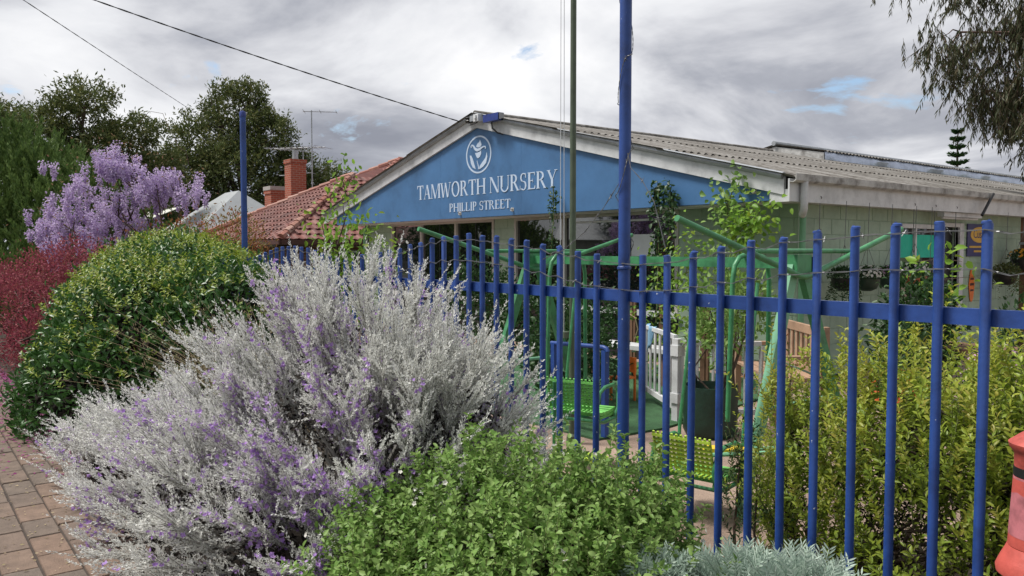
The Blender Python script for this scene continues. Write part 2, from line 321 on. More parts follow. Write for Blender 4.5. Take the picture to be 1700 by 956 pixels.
def join(*vf):
    vs, fs, o = [], [], 0
    for v, f in vf: vs.append(v); fs.append(f + o); o += len(v)
    return np.concatenate(vs), np.concatenate(fs)
def np_tubes(paths, rad, n=3):
    """paths (S,K,3), rad (S,K) or scalar"""
    S, K, _ = paths.shape
    rad = np.broadcast_to(np.asarray(rad, float), (S, K))
    t = unit(np.gradient(paths, axis=1)); ref = np.where(np.abs(t[..., 2:3]) > .9, np.array([1., 0, 0]), np.array([0., 0, 1.]))
    a = unit(np.cross(t, ref)); b = np.cross(t, a)
    an = np.arange(n) * 2 * np.pi / n
    v = paths[:, :, None] + rad[:, :, None, None] * (a[:, :, None] * np.cos(an)[:, None] + b[:, :, None] * np.sin(an)[:, None])
    idx = np.arange(S * K * n).reshape(S, K, n)
    q = np.stack([idx[:, :-1], np.roll(idx, -1, 2)[:, :-1], np.roll(idx, -1, 2)[:, 1:], idx[:, 1:]], -1).reshape(-1, 4)
    return v.reshape(-1, 3), q
def rdir(n, zmin=-1.0):
    z = rng.uniform(zmin, 1, n); a = rng.uniform(0, 2 * np.pi, n); r = np.sqrt(np.maximum(0, 1 - z * z))
    return np.stack([r * np.cos(a), r * np.sin(a), z], 1)
def shell(lobes, n, lo=0.75, hi=1.05, zmin=-0.35):
    """n points near the surfaces of ellipsoid lobes, with the outward directions"""
    lobes = [(np.array(c, float), np.array(r, float)) for c, r in lobes]
    wt = np.array([(r[0] * r[1] * r[2]) ** (2 / 3) for c, r in lobes]); wt /= wt.sum()
    k = rng.choice(len(lobes), n, p=wt); c = np.array([l[0] for l in lobes])[k]; r = np.array([l[1] for l in lobes])[k]
    d = rdir(n, zmin); p = c + d * r * rng.uniform(lo, hi, (n, 1))
    out_ = unit(d / r)
    keep = np.ones(n, bool)
    for j, (cc, rr) in enumerate(lobes):
        keep &= (np.sum(((p - cc) / rr) ** 2, 1) > 0.5) | (k == j)
    keep &= p[:, 2] > 0.02
    return p[keep], out_[keep]
def clumps(lobes, nclump, per, cr, lo=0.75, hi=1.05, zmin=-0.35, up=0.3, spread=0.8):
    p, o = shell(lobes, nclump, lo, hi, zmin); n = len(p)
    cd = unit(o + rng.normal(0, .35, (n, 3)))
    P = np.repeat(p, per, 0) + rng.normal(0, 1, (n * per, 3)) * cr * np.repeat(rng.uniform(.6, 1.3, n), per)[:, None]
    D = unit(np.repeat(cd, per, 0) + rng.normal(0, spread, (n * per, 3)) + np.array([0, 0, up]))
    return P, D, np.repeat(o, per, 0)
def shoots(p, g, ln, nl, droop=0.0, spread=0.75, s0=0.1):
    """leafy shoots: p base (S,3), g direction, ln length (S), nl leaves each -> leaf positions, directions, paths"""
    S = len(p); K = 5; t = np.linspace(0, 1, K)[None, :, None]
    side = rng.normal(0, .12, (S, 1, 3)); side[..., 2] += droop
    path = p[:, None] + g[:, None] * ln[:, None, None] * t + side * ln[:, None, None] * t ** 2
    s = (np.linspace(s0, 1, nl)[None] + rng.normal(0, .02, (S, nl))).clip(0, 1)
    pos = p[:, None] + g[:, None] * ln[:, None, None] * s[..., None] + side * ln[:, None, None] * s[..., None] ** 2
    tan = unit(g[:, None] + 2 * side * s[..., None])
    ph = (np.arange(nl) * 2.4)[None] + rng.uniform(0, 6.28, (S, 1))
    ref = np.where(np.abs(tan[..., 2:3]) > .9, np.array([1., 0, 0]), np.array([0., 0, 1.]))
    a = unit(np.cross(tan, ref)); b = np.cross(tan, a)
    rad = a * np.cos(ph)[..., None] + b * np.sin(ph)[..., None]
    d = unit(tan * (1 - spread * .55) + rad * spread)
    return pos.reshape(-1, 3), d.reshape(-1, 3), tan.reshape(-1, 3), path
def rnrm(n, up=0.6): return unit(rng.normal(0, 1, (n, 3)) + np.array([0, 0, up]))
def limb(mb, p, q, r0, r1, k=5, wob=0.08, n=6):
    p, q = Vector(p), Vector(q); l = (q - p).length; pts = []
    for i in range(k + 1):
        t = i / k; j = Vector((random.gauss(0, 1), random.gauss(0, 1), random.gauss(0, .5))) * wob * l * (0 if i in (0, k) else math.sin(math.pi * t))
        pts.append(p.lerp(q, t) + j)
    mb.tube(pts, [r0 + (r1 - r0) * i / k for i in range(k + 1)], n)
    return pts

# ------------------------------------------------------------------ ground and paths
def sheet(name, poly, z, m, label=None):
    o = MB().add([(x, y, z) for x, y in poly], [tuple(range(len(poly)))]).build(name, m, kind='structure'); return o
sheet('ground', [(-400, -400), (400, -400), (400, 400), (-400, 400)], -0.03, 'grassfar')
sheet('road', [(-300, -11), (100, -11), (100, -2.2), (-300, -2.2)], -0.022, 'asphalt')
MB().box((-300, -2.2, -0.2), (100, -2.05, 0.02)).build('kerb', 'concrete', kind='structure')
path = sheet('footpath', [(-60, -2.05), (20, -2.05), (20, 1.15), (-60, 1.15)], -0.012, 'sandjoint')
sheet('garden_bed', [(-60, 1.15), (20, 1.15), (20, 3.25), (-60, 3.25)], -0.004, 'bed')
sheet('yard_ground', [(-17.4, 3.25), (6, 3.25), (6, 8.72), (-17.4, 8.72)], -0.008, 'soil')
sheet('side_yard_ground', [(-5.5, 8.72), (6, 8.72), (6, 45), (-5.5, 45)], -0.008, 'soil')
MB().add([(-9.6, 4.55, .012), (-4.86, 4.68, .012), (-4.80, 5.45, .012), (-5.3, 8.4, .012), (-9.6, 8.4, .012), (-9.6, 4.55, -.006), (-4.86, 4.68, -.006), (-4.80, 5.45, -.006), (-5.3, 8.4, -.006), (-9.6, 8.4, -.006)],
         [(0, 1, 2, 3, 4), (5, 6, 1, 0), (6, 7, 2, 1), (7, 8, 3, 2)]).build('artificial_turf', 'turf', kind='structure')
# pavers: the 300 nearest as single pieces, the rest as one mass
PL, PW = 0.33, 0.172
def paver_mb(x, y, dz):
    b = 0.006; x0, x1, y0, y1 = x + .004, x + PL - .004, y + .004, y + PW - .004
    mb = MB(); mb.add([(x0, y0, -.02), (x1, y0, -.02), (x1, y1, -.02), (x0, y1, -.02), (x0 + b * .4, y0 + b * .4, dz - b), (x1 - b * .4, y0 + b * .4, dz - b), (x1 - b * .4, y1 - b * .4, dz - b), (x0 + b * .4, y1 - b * .4, dz - b),
                       (x0 + b, y0 + b, dz), (x1 - b, y0 + b, dz), (x1 - b, y1 - b, dz), (x0 + b, y1 - b, dz)],
                      [(8, 9, 10, 11)] + [(i, (i + 1) % 4, (i + 1) % 4 + 4, i + 4) for i in range(4)] + [(i + 4, (i + 1) % 4 + 4, (i + 1) % 4 + 8, i + 8) for i in range(4)])
    return mb
pv = []
for j in range(18):
    for i in range(-75, 22):
        x = i * PL + (0.165 if j % 2 else 0) ; y = -2.04 + j * PW + 0.02
        if y + PW < 1.14: pv.append((x, y))
pv.sort(key=lambda q: (q[0] + 5.3) ** 2 + ((q[1] - 0.55) * 1.6) ** 2)
pmesh = paver_mb(0, 0, 0).build('paver', 'paver', path).data
bpy.data.objects['paver'].location = (pv[0][0], pv[0][1], 0.002)
for k, (x, y) in enumerate(pv[1:300]):
    o = bpy.data.objects.new('paver', pmesh); o.location = (x, y, random.uniform(-.002, .003)); o.rotation_euler = (random.gauss(0, .004), random.gauss(0, .004), random.gauss(0, .006)); put(o, path)
mb = MB()
for x, y in pv[300:]:
    q = paver_mb(x, y, random.uniform(-.002, .003)); mb.add(q.v, q.f)
mb.build('pavers', 'paver', path, kind='stuff')

# ------------------------------------------------------------------ nursery building
XR, ZR, SL = -11.42, 3.93, 0.245          # ridge line, ridge height, roof slope
XE, XW = -5.22, -17.55                    # eaves
def zr(x): return ZR - SL * abs(x - XR)
nb = thing('nursery_building', 'low pale green block nursery shop with big blue gable sign', 'building', (XR, 8.7, 0))
NBL = Vector(nb.location)
def P(o): o.location = Vector(o.location) - NBL; return o     # parts are modelled in world coordinates
def block_wall(name, axis, c, a0, a1, z1, openings, face, thick=0.14):
    """wall with its own blocks; axis 0 runs along x at y=c, axis 1 along y at x=c; face = outward sign"""
    mb = MB(); rows = int(z1 / 0.2) + 1
    core = MB(); cuts = sorted({a0, a1, *[v for o in openings for v in o[:2] if a0 < v < a1]})
    for u0, u1 in zip(cuts, cuts[1:]):
        zz = [0.0]
        mid = (u0 + u1) / 2; seg = [(0, z1)]
        for o in openings:
            if o[0] < mid < o[1]:
                seg = [(s0, e0) for s, e_ in seg for s0, e0 in ((s, min(e_, o[2])), (max(s, o[3]), e_)) if e0 - s0 > .01]
        for s, e_ in seg:
            if axis == 0: core.box((u0, min(c - face * .006, c - face * thick), s), (u1, max(c - face * .006, c - face * thick), e_))
            else: core.box((min(c - face * .006, c - face * thick), u0, s), (max(c - face * .006, c - face * thick), u1, e_))
    wall = P(core.build(name, 'mortar', nb)); cache = {}
    for r in range(rows):
        z0 = r * 0.2 + .004; zt = min(z0 + .192, z1)
        if zt - z0 < .03: continue
        free = [(a0, a1)]
        for o in openings:
            if o[2] < zt - .02 and o[3] > z0 + .02:
                free = [(s, e_) for f0, f1 in free for s, e_ in ((f0, min(f1, o[0])), (max(f0, o[1]), f1)) if e_ - s > .02]
        u = a0 - (0.2 if r % 2 else 0)
        while u < a1:
            for f0, f1 in free:
                s, e_ = max(u + .004, f0), min(u + .396, f1)
                if e_ - s < .03: continue
                key = (round(e_ - s, 3), round(zt - z0, 3))
                if key not in cache:
                    l_, h_ = key; b = .005; q = MB()
                    q.add([(0, 0, 0), (l_, 0, 0), (l_, 0, h_), (0, 0, h_), (0, -.004, 0), (l_, -.004, 0), (l_, -.004, h_), (0, -.004, h_), (b, -.007, b), (l_ - b, -.007, b), (l_ - b, -.007, h_ - b), (b, -.007, h_ - b)],
                          [(8, 9, 10, 11)] + [(i, (i + 1) % 4, (i + 1) % 4 + 4, i + 4) for i in range(4)] + [(i + 4, (i + 1) % 4 + 4, (i + 1) % 4 + 8, i + 8) for i in range(4)])
                    me = bpy.data.meshes.new('block'); me.from_pydata(q.v, [], q.f); me.materials.append(M['block']); cache[key] = me
                o_ = bpy.data.objects.new('block', cache[key])
                if axis == 0: o_.location = Vector((s, c + .006, z0))
                else: o_.location = Vector((c - .006, s, z0)); o_.rotation_euler = (0, 0, R(90))
                put(o_, wall)
            u += .4
    return wall
YW, XS, ZS = 8.7, -5.56, 2.17             # front wall plane, side wall plane, soffit
WX = [(-15.52, -11.74), (-11.14, -7.42)]  # window openings
for a, b in ((-16.78, WX[0][0]), (WX[0][1], WX[1][0]), (WX[1][1], XS)): block_wall('front_wall', 0, YW, a, b, ZS, [], -1)
block_wall('side_wall', 1, XS, YW + .142, 16.2, ZS, [(11.12, 12.36, .85, 1.98), (12.46, 13.02, -1, 2.0)], 1)
P(MB().box((XS - .14, 16.2, 0), (XS, 42, ZS)).box((-16.9, YW + .15, 0), (-16.75, 42, ZS)).box((-16.75, 41.9, 0), (XS - .14, 42, ZS)).build('rear_walls', 'mortar', nb))
P(MB().box((-16.7, YW + .16, 2.0), (-5.72, 41.8, 2.05)).build('ceiling', 'dark', nb))
# windows of the front
def window(a, b, z0, z1, mull, sill=True):
    fr = MB(); y0, y1 = YW - .015, YW + .06
    fr.box((a, y0, z0), (a + .06, y1, z1)); fr.box((b - .06, y0, z0), (b, y1, z1)); fr.box((a + .06, y0, z1 - .04), (b - .06, y1, z1))
    for m_ in mull: fr.box((m_ - .035, y0 - .004, z0), (m_ + .035, y1, z1 - .04))
    wn = P(fr.build('window', 'alu', nb))
    es = [a + .06] + [q for m_ in mull for q in (m_ - .035, m_ + .035)] + [b - .06]
    for s, e_ in zip(es[::2], es[1::2]):
        q = MB().box((s, YW + .025 + random.uniform(0, .004), z0), (e_, YW + .035, z1 - .04)).build('pane', 'glass', wn)
        q.rotation_euler = (random.gauss(0, .001), 0, 0)
    if sill: MB().box((a - .03, YW - .09, z0 - .075), (b + .03, YW + .05, z0 - .002)).build('sill', 'white', wn)
    return wn
window(*WX[0], .73, 2.165, [-14.27, -12.99])
window(*WX[1], .73, 2.165, [-9.83])
for x in (-13.62, -12.36): P(MB().box((x, YW + .018, .74), (x + .015, YW + .026, 2.12)).build('glazing_joint', 'black', nb))
P(MB().box((-15.46, YW + .02, 0), (-11.76, YW + .08, .65)).box((-11.1, YW + .02, 0), (-7.44, YW + .08, .65)).build('dark_dado', 'dark', nb))
P(MB().box((-9.7, YW + .005, 2.035), (-7.55, YW + .018, 2.065)).build('blind_rail', 'paper', nb))
P(MB().box((-8.33, YW + .008, 1.52), (-7.87, YW + .014, 1.84)).build('paper_notice', 'paper', nb))
# gable sign board
YG = 8.1
gb = P(MB().slab([(-16.97, ZS + .013), (-5.55, ZS + .013), (-5.55, zr(-5.55) - .195), (XR, ZR - .195), (-16.97, zr(-16.97) - .195)], YG + .006, YG + .05).build('gable_sign_board', 'navy', nb))
pj = [-16.98, -15.0, -12.6, -10.2, -7.8, -5.54]
for a, b in zip(pj, pj[1:]):
    a_, b_ = a + .0015, b - .0015; top_ = [(b_, zr(b_) - .19)] + ([(XR, ZR - .19)] if a_ < XR < b_ else []) + [(a_, zr(a_) - .19)]
    MB().slab([(a_, ZS + .012), (b_, ZS + .012)] + top_, YG, YG + .005).build('sign_panel', 'sign', gb)
for i, (a, b) in enumerate([(XR, XE - .12), (XW, XR)]):
    P(MB().slab([(a, zr(a) - .205), (b, zr(b) - .205), (b, zr(b) + .0), (a, zr(a) + .0)], YG - .045 + i * .001, YG - .002).build('barge_board', 'white', nb))
    q = [(a + (b - a) * t, YG - .06, zr(a + (b - a) * t) + .012) for t in np.linspace(0, 1, 12)]
    P(MB().tube(q, .042, 8).build('barge_capping', 'grey_metal', nb, True))
P(MB().box((-16.9, YG + .05, ZS), (XE - .02, YW + .02, ZS + .01)).build('front_soffit', 'white', nb))
P(MB().box((XS - .02, YW + .021, ZS + .001), (XE - .02, 42, ZS + .01)).build('side_soffit', 'white', nb))
P(MB().box((-5.535, YG - .03, ZS - .012), (XE - .022, YG + .06, 2.30)).build('eave_box_end', 'white', nb))
yj = [7.98, 13.05, 18.2, 24, 42]
for a, b in zip(yj, yj[1:]): P(MB().box((XE - .02, a + .004, 2.155), (XE, b - .004, 2.41)).build('side_fascia', 'white', nb))
gut = MB()
prof = [(0.002, 2.37), (.055, 2.365), (.09, 2.385), (.095, 2.46), (.088, 2.46), (.082, 2.392), (.055, 2.375), (.012, 2.38)]
n_ = len(prof); gut.add([(XE + x, 7.97, z) for x, z in prof] + [(XE + x, 42, z) for x, z in prof], [(i, (i + 1) % n_, (i + 1) % n_ + n_, i + n_) for i in range(n_)] + [tuple(range(n_))[::-1]])
P(gut.build('side_gutter', 'gutter', nb))
P(MB().tube([(XE + .05, 8.2, 2.38), (XE + .05, 8.2, 2.15), (XE + .045, 8.205, 2.08), (XE + .02, 8.23, 2.04), (XE - .04, 8.31, 2.025), (XE - .22, 8.60, 2.03)], .043, 12).build('rain_elbow', 'white', nb, True))
P(MB().tube([(XE - .24, 8.64, 2.09), (XE - .25, 8.645, 1.0), (XE - .25, 8.645, 0)], .038, 10).build('downpipe', 'pipe_green', nb, True))
P(MB().tube([(-16.62, 8.62, 2.13), (-16.60, 8.60, 0)], .04, 10).build('downpipe', 'pipe_green', nb, True))
P(MB().tube([(XE + .13, 13.05, 2.45), (XE + .1, 12.75, 2.12)], .022, 8).build('gutter_strut', 'black', nb))
P(MB().box((XE - .16, 11.9, 2.09), (XE - .06, 13.15, 2.15)).tube([(XE - .11, 11.95, 2.075), (XE - .11, 13.1, 2.075)], .018, 8).build('light_batten', 'white', nb))
# corrugated roof, three sheets up each slope, each lapping the one below
def corrugated(x0, x1, y0, y1, zf, per=0.15, amp=0.016, lift=0.0, cols=2):
    k = int((y1 - y0) / per * 8) + 1; ys = np.linspace(y0, y1, k); c = amp * np.cos(2 * np.pi * (ys - y0) / per)
    xs = np.linspace(x0, x1, cols); v = np.stack([np.stack([np.full(k, x), ys, zf(x) + c + lift * (1 if i == (cols - 1) else .1)], 1) for i, x in enumerate(xs)], 0)
    idx = np.arange(cols * k).reshape(cols, k)
    q = np.stack([idx[:-1, :-1], idx[1:, :-1], idx[1:, 1:], idx[:-1, 1:]], -1).reshape(-1, 4)
    return v.reshape(-1, 3), q
ex = [XR, XR + 2.1, XR + 4.2, XE + .05]
for s in (1, -1):
    xs = ex if s > 0 else [XR, XR - 2.1, XR - 4.2, XW - .05]
    for i in range(3):
        a, b = xs[i], xs[i + 1] + s * (.12 if i < 2 else 0)
        P(np_mesh('roof_sheet', *corrugated(a, b, 7.97, 42, lambda x: zr(x) + .028, lift=.02 * (i < 2)), 'roof', nb, True))
P(MB().tube([(XR, 8.04, ZR + .03), (XR, 16.7, ZR + .03)], .06, 10).build('ridge_capping', 'roof', nb, True))
# raised roof part with foil along its side
def zm(x): return 4.13 - .2 * abs(x - XR)
P(np_mesh('raised_roof_sheet', *corrugated(XR, XR + 1.35, 16.8, 42, zm), 'roof', nb, True))
P(np_mesh('raised_roof_sheet', *corrugated(XR, XR - 1.5, 16.8, 42, zm), 'roof', nb, True))
P(MB().slab([(XR - 1.45, zr(XR - 1.45)), (XR + 1.28, zr(XR + 1.28)), (XR + 1.28, zm(XR + 1.28) - .04), (XR, 4.09), (XR - 1.45, zm(XR - 1.45) - .04)], 16.84, 16.9).build('raised_roof_end', 'gutter', nb))
fo = MB(); kk = 44
for i in range(kk):
    y = 16.82 + i * .27
    fo.v += [(XR + 1.30 + random.uniform(0, .05), y, zr(XR + 1.3) + .05), (XR + 1.31 + random.uniform(0, .06), y, zr(XR + 1.3) + .16), (XR + 1.28 + random.uniform(0, .03), y, zm(XR + 1.28) + random.uniform(-.03, .0))]
for i in range(kk - 1):
    for j in range(2): fo.f.append((i * 3 + j, i * 3 + 3 + j, i * 3 + 4 + j, i * 3 + 1 + j))
P(MB().slab([(XR + 1.24, zr(XR + 1.3)), (XR + 1.27, zr(XR + 1.3)), (XR + 1.27, zm(XR + 1.28) - .02), (XR + 1.24, zm(XR + 1.28) - .02)], 16.9, 42).build('raised_side', 'roof', nb))
P(fo.build('foil_flashing', 'foil', nb, True))
P(MB().tube([(XR, 16.78, 4.165), (XR, 42, 4.165)], .06, 8).build('raised_ridge_capping', 'grey_metal', nb, True))
# side window, door
sw = P(MB().box((XS - .06, 11.12, .85), (XS + .02, 11.18, 1.98)).box((XS - .06, 12.3, .85), (XS + .02, 12.36, 1.98)).box((XS - .06, 11.18, 1.92), (XS + .018, 12.3, 1.98)).box((XS - .06, 11.18, .85), (XS + .03, 12.3, .9)).box((XS - .05, 11.62, .9), (XS + .012, 11.67, 1.92)).build('side_window', 'white', nb))
MB().box((XS - .05, 11.18, .9), (XS - .04, 11.62, 1.92)).build('pane', 'glass', sw); MB().box((XS - .051, 11.67, .9), (XS - .041, 12.3, 1.92)).build('pane', 'glass', sw)
MB().add([(XS - .028 + .008 * math.sin(i * 1.7), 11.19 + i * .0555, z) for z in (1.50, 1.83) for i in range(21)], [(i, i + 1, i + 22, i + 21) for i in range(20)]).build('shade_cloth', 'tealcloth', sw, True)
dr = P(MB().box((XS - .1, 12.47, 0), (XS - .085, 13.01, 1.95)).build('doorway', 'black', nb))  # flat black sheet painted as the darkness inside the open doorway
MB().box((XS - .06, 13.02, 0), (XS + .025, 13.16, 2.02)).box((XS - .06, 12.40, 0), (XS + .02, 12.46, 2.02)).box((XS - .06, 12.46, 1.96), (XS + .02, 13.02, 2.02)).build('door_frame', 'white', dr)
# eyelets on the sign board
for x, z in ((-16.0, 2.27), (-11.95, 2.265), (-10.42, 2.275), (-5.76, 2.30)):
    e_ = MB().tube([(x + .022 * math.cos(t), YG - .03, z + .022 * math.sin(t)) for t in np.linspace(0, 6.28, 13)], .007, 6)
    e_.tube([(x, YG - .004, z), (x, YG - .03, z + .02)], .012, 6).box((x - .03, YG - .004, z - .03), (x + .03, YG, z + .03)); P(e_.build('eyelet', 'alu', nb))
# lettering: cut strokes with serifs, each stroke a little prouder than the last
TK, TN = .175, .07
def ell(cx, cy, rx, ry, tk, t0, t1, n=22, thin=None):
    thin = TN if thin is None else thin
    o, i_ = [], []
    for k in range(n + 1):
        t = R(t0 + (t1 - t0) * k / n)
        o.append((cx + rx * math.cos(t), cy + ry * math.sin(t))); i_.append((cx + (rx - tk) * math.cos(t), cy + (ry - thin) * math.sin(t)))
    return [[o[k], o[k + 1], i_[k + 1], i_[k]] for k in range(n)]
def rc(x0, y0, x1, y1): return [(x0, y0), (x1, y0), (x1, y1), (x0, y1)]
def stem(x, w_=TK, y0=0, y1=1, top=True, bot=True):
    s = [rc(x, y0, x + w_, y1)]
    if bot: s.append(rc(x - .07, 0, x + w_ + .07, .04))
    if top: s.append(rc(x - .07, .96, x + w_ + .07, 1))
    return s
def dg(x0, x1, w_, y0=0, y1=1): return [(x0, y0), (x0 + w_, y0), (x1 + w_, y1), (x1, y1)]
G = {}
G['T'] = (.84, stem(.345, top=False) + [rc(.02, .94, .82, 1), [(.02, .76), (.05, .76), (.11, .94), (.02, .94)], [(.82, .76), (.79, .76), (.73, .94), (.82, .94)]])
G['A'] = (.92, [dg(.07, .40, .06), dg(.66, .36, .17), rc(.22, .33, .62, .38), rc(0, 0, .22, .04), rc(.58, 0, .92, .04)])
G['M'] = (1.14, stem(.07, .06) + stem(.93, TK) + [dg(.46, .08, .16, 0), dg(.50, .90, .06, 0)])
G['W'] = (1.30, [dg(.28, .06, .16), dg(.36, .60, .055), dg(.80, .54, .16), dg(.90, 1.16, .055), rc(0, .96, .32, 1), rc(1.04, .96, 1.30, 1)])
G['O'] = (.98, ell(.49, .5, .46, .52, .16, 0, 360, 36))
G['R'] = (.92, stem(.09) + ell(.34, .735, .34, .265, .15, -90, 90, 16) + [rc(.24, .945, .36, 1), rc(.24, .47, .36, .525), dg(.70, .36, .16, 0, .5), rc(.66, 0, .94, .035)])
G['H'] = (1.0, stem(.09) + stem(.76) + [rc(.24, .47, .76, .53)])
G['N'] = (1.02, stem(.08, .06) + stem(.86, .06, bot=False) + [dg(.76, .06, .17)])
G['U'] = (.96, stem(.09, TK, .3, 1, bot=False) + stem(.80, .06, .3, 1, bot=False) + ell(.475, .32, .385, .34, .12, 180, 360, 18))
G['S'] = (.68, ell(.33, .745, .27, .27, .12, 50, 270, 16, .06) + ell(.33, .26, .29, .28, .13, -140, 90, 18, .06) + [[(.52, .72), (.57, .72), (.57, 1), (.50, .96)], [(.03, 0), (.08, .05), (.05, .28), (.02, .28)]])
G['E'] = (.76, stem(.09) + [rc(.24, .945, .68, 1), rc(.24, .48, .52, .535), rc(.24, 0, .70, .055), [(.68, .80), (.65, .80), (.60, .945), (.68, .945)], [(.72, .22), (.69, .22), (.62, .055), (.72, .055)], rc(.49, .40, .52, .62)])
G['Y'] = (.88, stem(.36, TK, 0, .46, top=False) + [dg(.36, .05, .16, .44, 1), dg(.45, .74, .055, .44, 1), rc(0, .96, .30, 1), rc(.64, .96, .90, 1)])
G['P'] = (.76, stem(.09) + ell(.34, .72, .34, .28, .15, -90, 90, 16) + [rc(.24, .945, .36, 1), rc(.24, .44, .36, .495)])
G['I'] = (.36, stem(.105))
G['L'] = (.74, stem(.09) + [rc(.24, 0, .68, .055), [(.72, .26), (.69, .26), (.62, .055), (.72, .055)]])
G[' '] = (.36, [])
def word(name, s, x0, x1, z0, h, lab):
    adv = [G[c][0] for c in s]; gap = .03; tot = sum(adv) + gap * (len(s) - 1); sx = (x1 - x0) / tot; x = x0
    k = 0; root = MB()
    for c in s:
        mb = MB()
        for poly in G[c][1]:
            ar = sum(a[0] * b[1] - b[0] * a[1] for a, b in zip(poly, poly[1:] + poly[:1]))
            if ar < 0: poly = poly[::-1]
            mb.slab([(x + px_ * sx, z0 + pz * h) for px_, pz in poly], YG - .004 - (k % 40) * .00012, YG - .0005); k += 1
        if c != ' ': mb.build('letter', 'letter', gb)
        x += (G[c][0] + gap) * sx
word('lettering', 'TAMWORTH NURSERY', -13.43, -9.31, 2.577, .268, 'large pale serif capitals reading TAMWORTH NURSERY')
word('lettering', 'PHILLIP STREET', -12.31, -10.475, 2.303, .152, 'small pale serif capitals reading PHILLIP STREET')
lg = MB(); LX, LZ, LRX, LRZ = -11.385, 3.262, .375, .325
def lgp(pts, k): 
    pts = [(LX + u * LRX, LZ + v * LRZ) for u, v in pts]
    ar = sum(a[0] * b[1] - b[0] * a[1] for a, b in zip(pts, pts[1:] + pts[:1]))
    lg.slab(pts if ar > 0 else pts[::-1], YG - .004 - k * .0003, YG - .0005)
for k, q in enumerate(ell(0, 0, 1, 1, .085, 0, 360, 48, .085)): lgp(q, k % 2)
lgp([(.12, .76), (.20, .62), (.25, .48), (.17, .40), (.0, .37), (-.14, .41), (-.17, .47), (-.06, .60), (.04, .64)], 3)
lgp([(-.27, .10), (-.05, .11), (.10, .14), (.22, .20), (.21, .02), (.11, -.13), (-.04, -.20), (-.15, -.12)], 4)
lgp([(-.70, .02), (-.58, .0), (-.44, -.22), (-.30, -.55), (-.22, -.76), (-.46, -.64), (-.60, -.42)], 5)
lgp([(.66, .08), (.70, -.2), (.60, -.5), (.36, -.68), (.06, -.79), (.10, -.62), (.32, -.42), (.56, -.22)], 6)
def stroke(pts, ws, k):
    for i in range(len(pts) - 1):
        (a, b), (c, d) = pts[i], pts[i + 1]; l_ = math.hypot(c - a, d - b); nx, nz = -(d - b) / l_, (c - a) / l_
        lgp([(a + nx * ws[i], b + nz * ws[i]), (c + nx * ws[i + 1], d + nz * ws[i + 1]), (c - nx * ws[i + 1], d - nz * ws[i + 1]), (a - nx * ws[i], b - nz * ws[i])], k + i)
stroke([(-.56, .42), (-.60, .50), (-.50, .55), (-.38, .48), (-.28, .33), (-.12, .24), (.10, .27), (.30, .35), (.46, .38), (.58, .33), (.55, .25)], [.03, .03, .035, .045, .06, .075, .065, .045, .03, .03, .03], 7)
stroke([(-.10, -.32), (-.04, -.5), (.02, -.66), (.03, -.78)], [.02, .025, .03, .035], 18)
lg.build('tulip_emblem', 'letter', gb, label='pale tulip figure in a ring')
# fittings at the apex
ap = thing('flood_light', 'small navy flood light on the gable peak', 'light', (-10.74, 8.0, 3.80))
MB().box((-.24, -.10, -.06), (.18, .02, .06)).build('housing', 'navy', ap); MB().box((.182, -.09, -.05), (.20, .01, .05)).build('lens', 'glass', ap)
MB().tube([(-.05, -.06, -.07), (-.03, -.06, -.17), (.03, -.0, -.25), (.07, .09, -.27)], .014, 6).build('lead', 'cable', ap)
ic = thing('cable_bracket', 'grey insulator bracket where the cable meets the gable peak', 'bracket', (-11.52, 8.0, 3.86))
MB().lathe([(.0, -.05), (.055, -.05), (.075, -.02), (.06, .0), (.075, .03), (.05, .05), (0, .05)], 14).build('insulator', 'black', ic, True)
MB().box((.08, -.05, -.04), (.24, .03, .05)).tube([(0, 0, 0), (.12, 0, 0)], .018, 6).build('clamp', 'grey_metal', ic)
MB().box((.26, -.10, -.07), (.40, .0, .05)).box((.30, -.13, -.03), (.36, -.10, .03)).build('junction_box', 'paper', ic)
MB().tube([(.02, -.02, -.05), (.1, -.05, -.1), (.25, -.05, -.09), (.35, -.04, -.06)], .01, 6).build('lead', 'cable', ic)

# ------------------------------------------------------------------ tiled house next door
hs = thing('tiled_house', 'house with red terracotta tiled hip roof behind the nursery gable', 'house', (-27, 12, 0)); HL = Vector(hs.location)
def Hh(o): o.location = Vector(o.location) - HL; return o
EZ, PT = 1.93, .527
FR, FL, AP = Vector((-22.6, 9, EZ)), Vector((-31.88, 9, EZ)), Vector((-27.24, 13.64, EZ + 4.64 * PT))
MR, ML_, MA = Vector((-22.6, 10.23, EZ)), Vector((-35.3, 10.23, EZ)), Vector((-28.95, 16.58, EZ + 6.35 * PT))
MBk = Vector((-22.6, 30, EZ)); MA2 = Vector((-28.95, 26, MA.z))
dec = MB()
d_ = Vector((0, 0, -.04))
WB = Vector((-27.24, 18, AP.z)); WL = Vector((-31.88, 18, EZ))
dec.add([FL + d_, FR + d_, AP + d_], [(0, 1, 2)]); dec.add([FR + d_, MBk + d_, MA2 + d_, MA + d_, AP + d_], [(0, 1, 2, 3), (0, 3, 4)])
dec.add([FL + d_, AP + d_, WB + d_, WL + d_], [(0, 1, 2, 3)]); dec.add([ML_ + d_, MR + d_, MA + d_], [(0, 1, 2)]); dec.add([ML_ + d_, MA + d_, MA2 + d_, Vector((-35.3, 30, EZ)) + d_], [(0, 1, 2, 3)])
roof = Hh(dec.build('tiled_roof', 'tile', hs))
tw, th_ = .30, .34
tm = MB(); xs = [-.15, -.11, -.06, 0, .06, .11, .15]; hz = [.0, .028, .036, .012, .004, .012, .034]
for u, lift in ((0, .045), (.40, .012)):
    tm.v += [(x, u, h_ + lift) for x, h_ in zip(xs, hz)]
tm.v += [(x, 0, h_ + .015) for x, h_ in zip(xs, hz)]
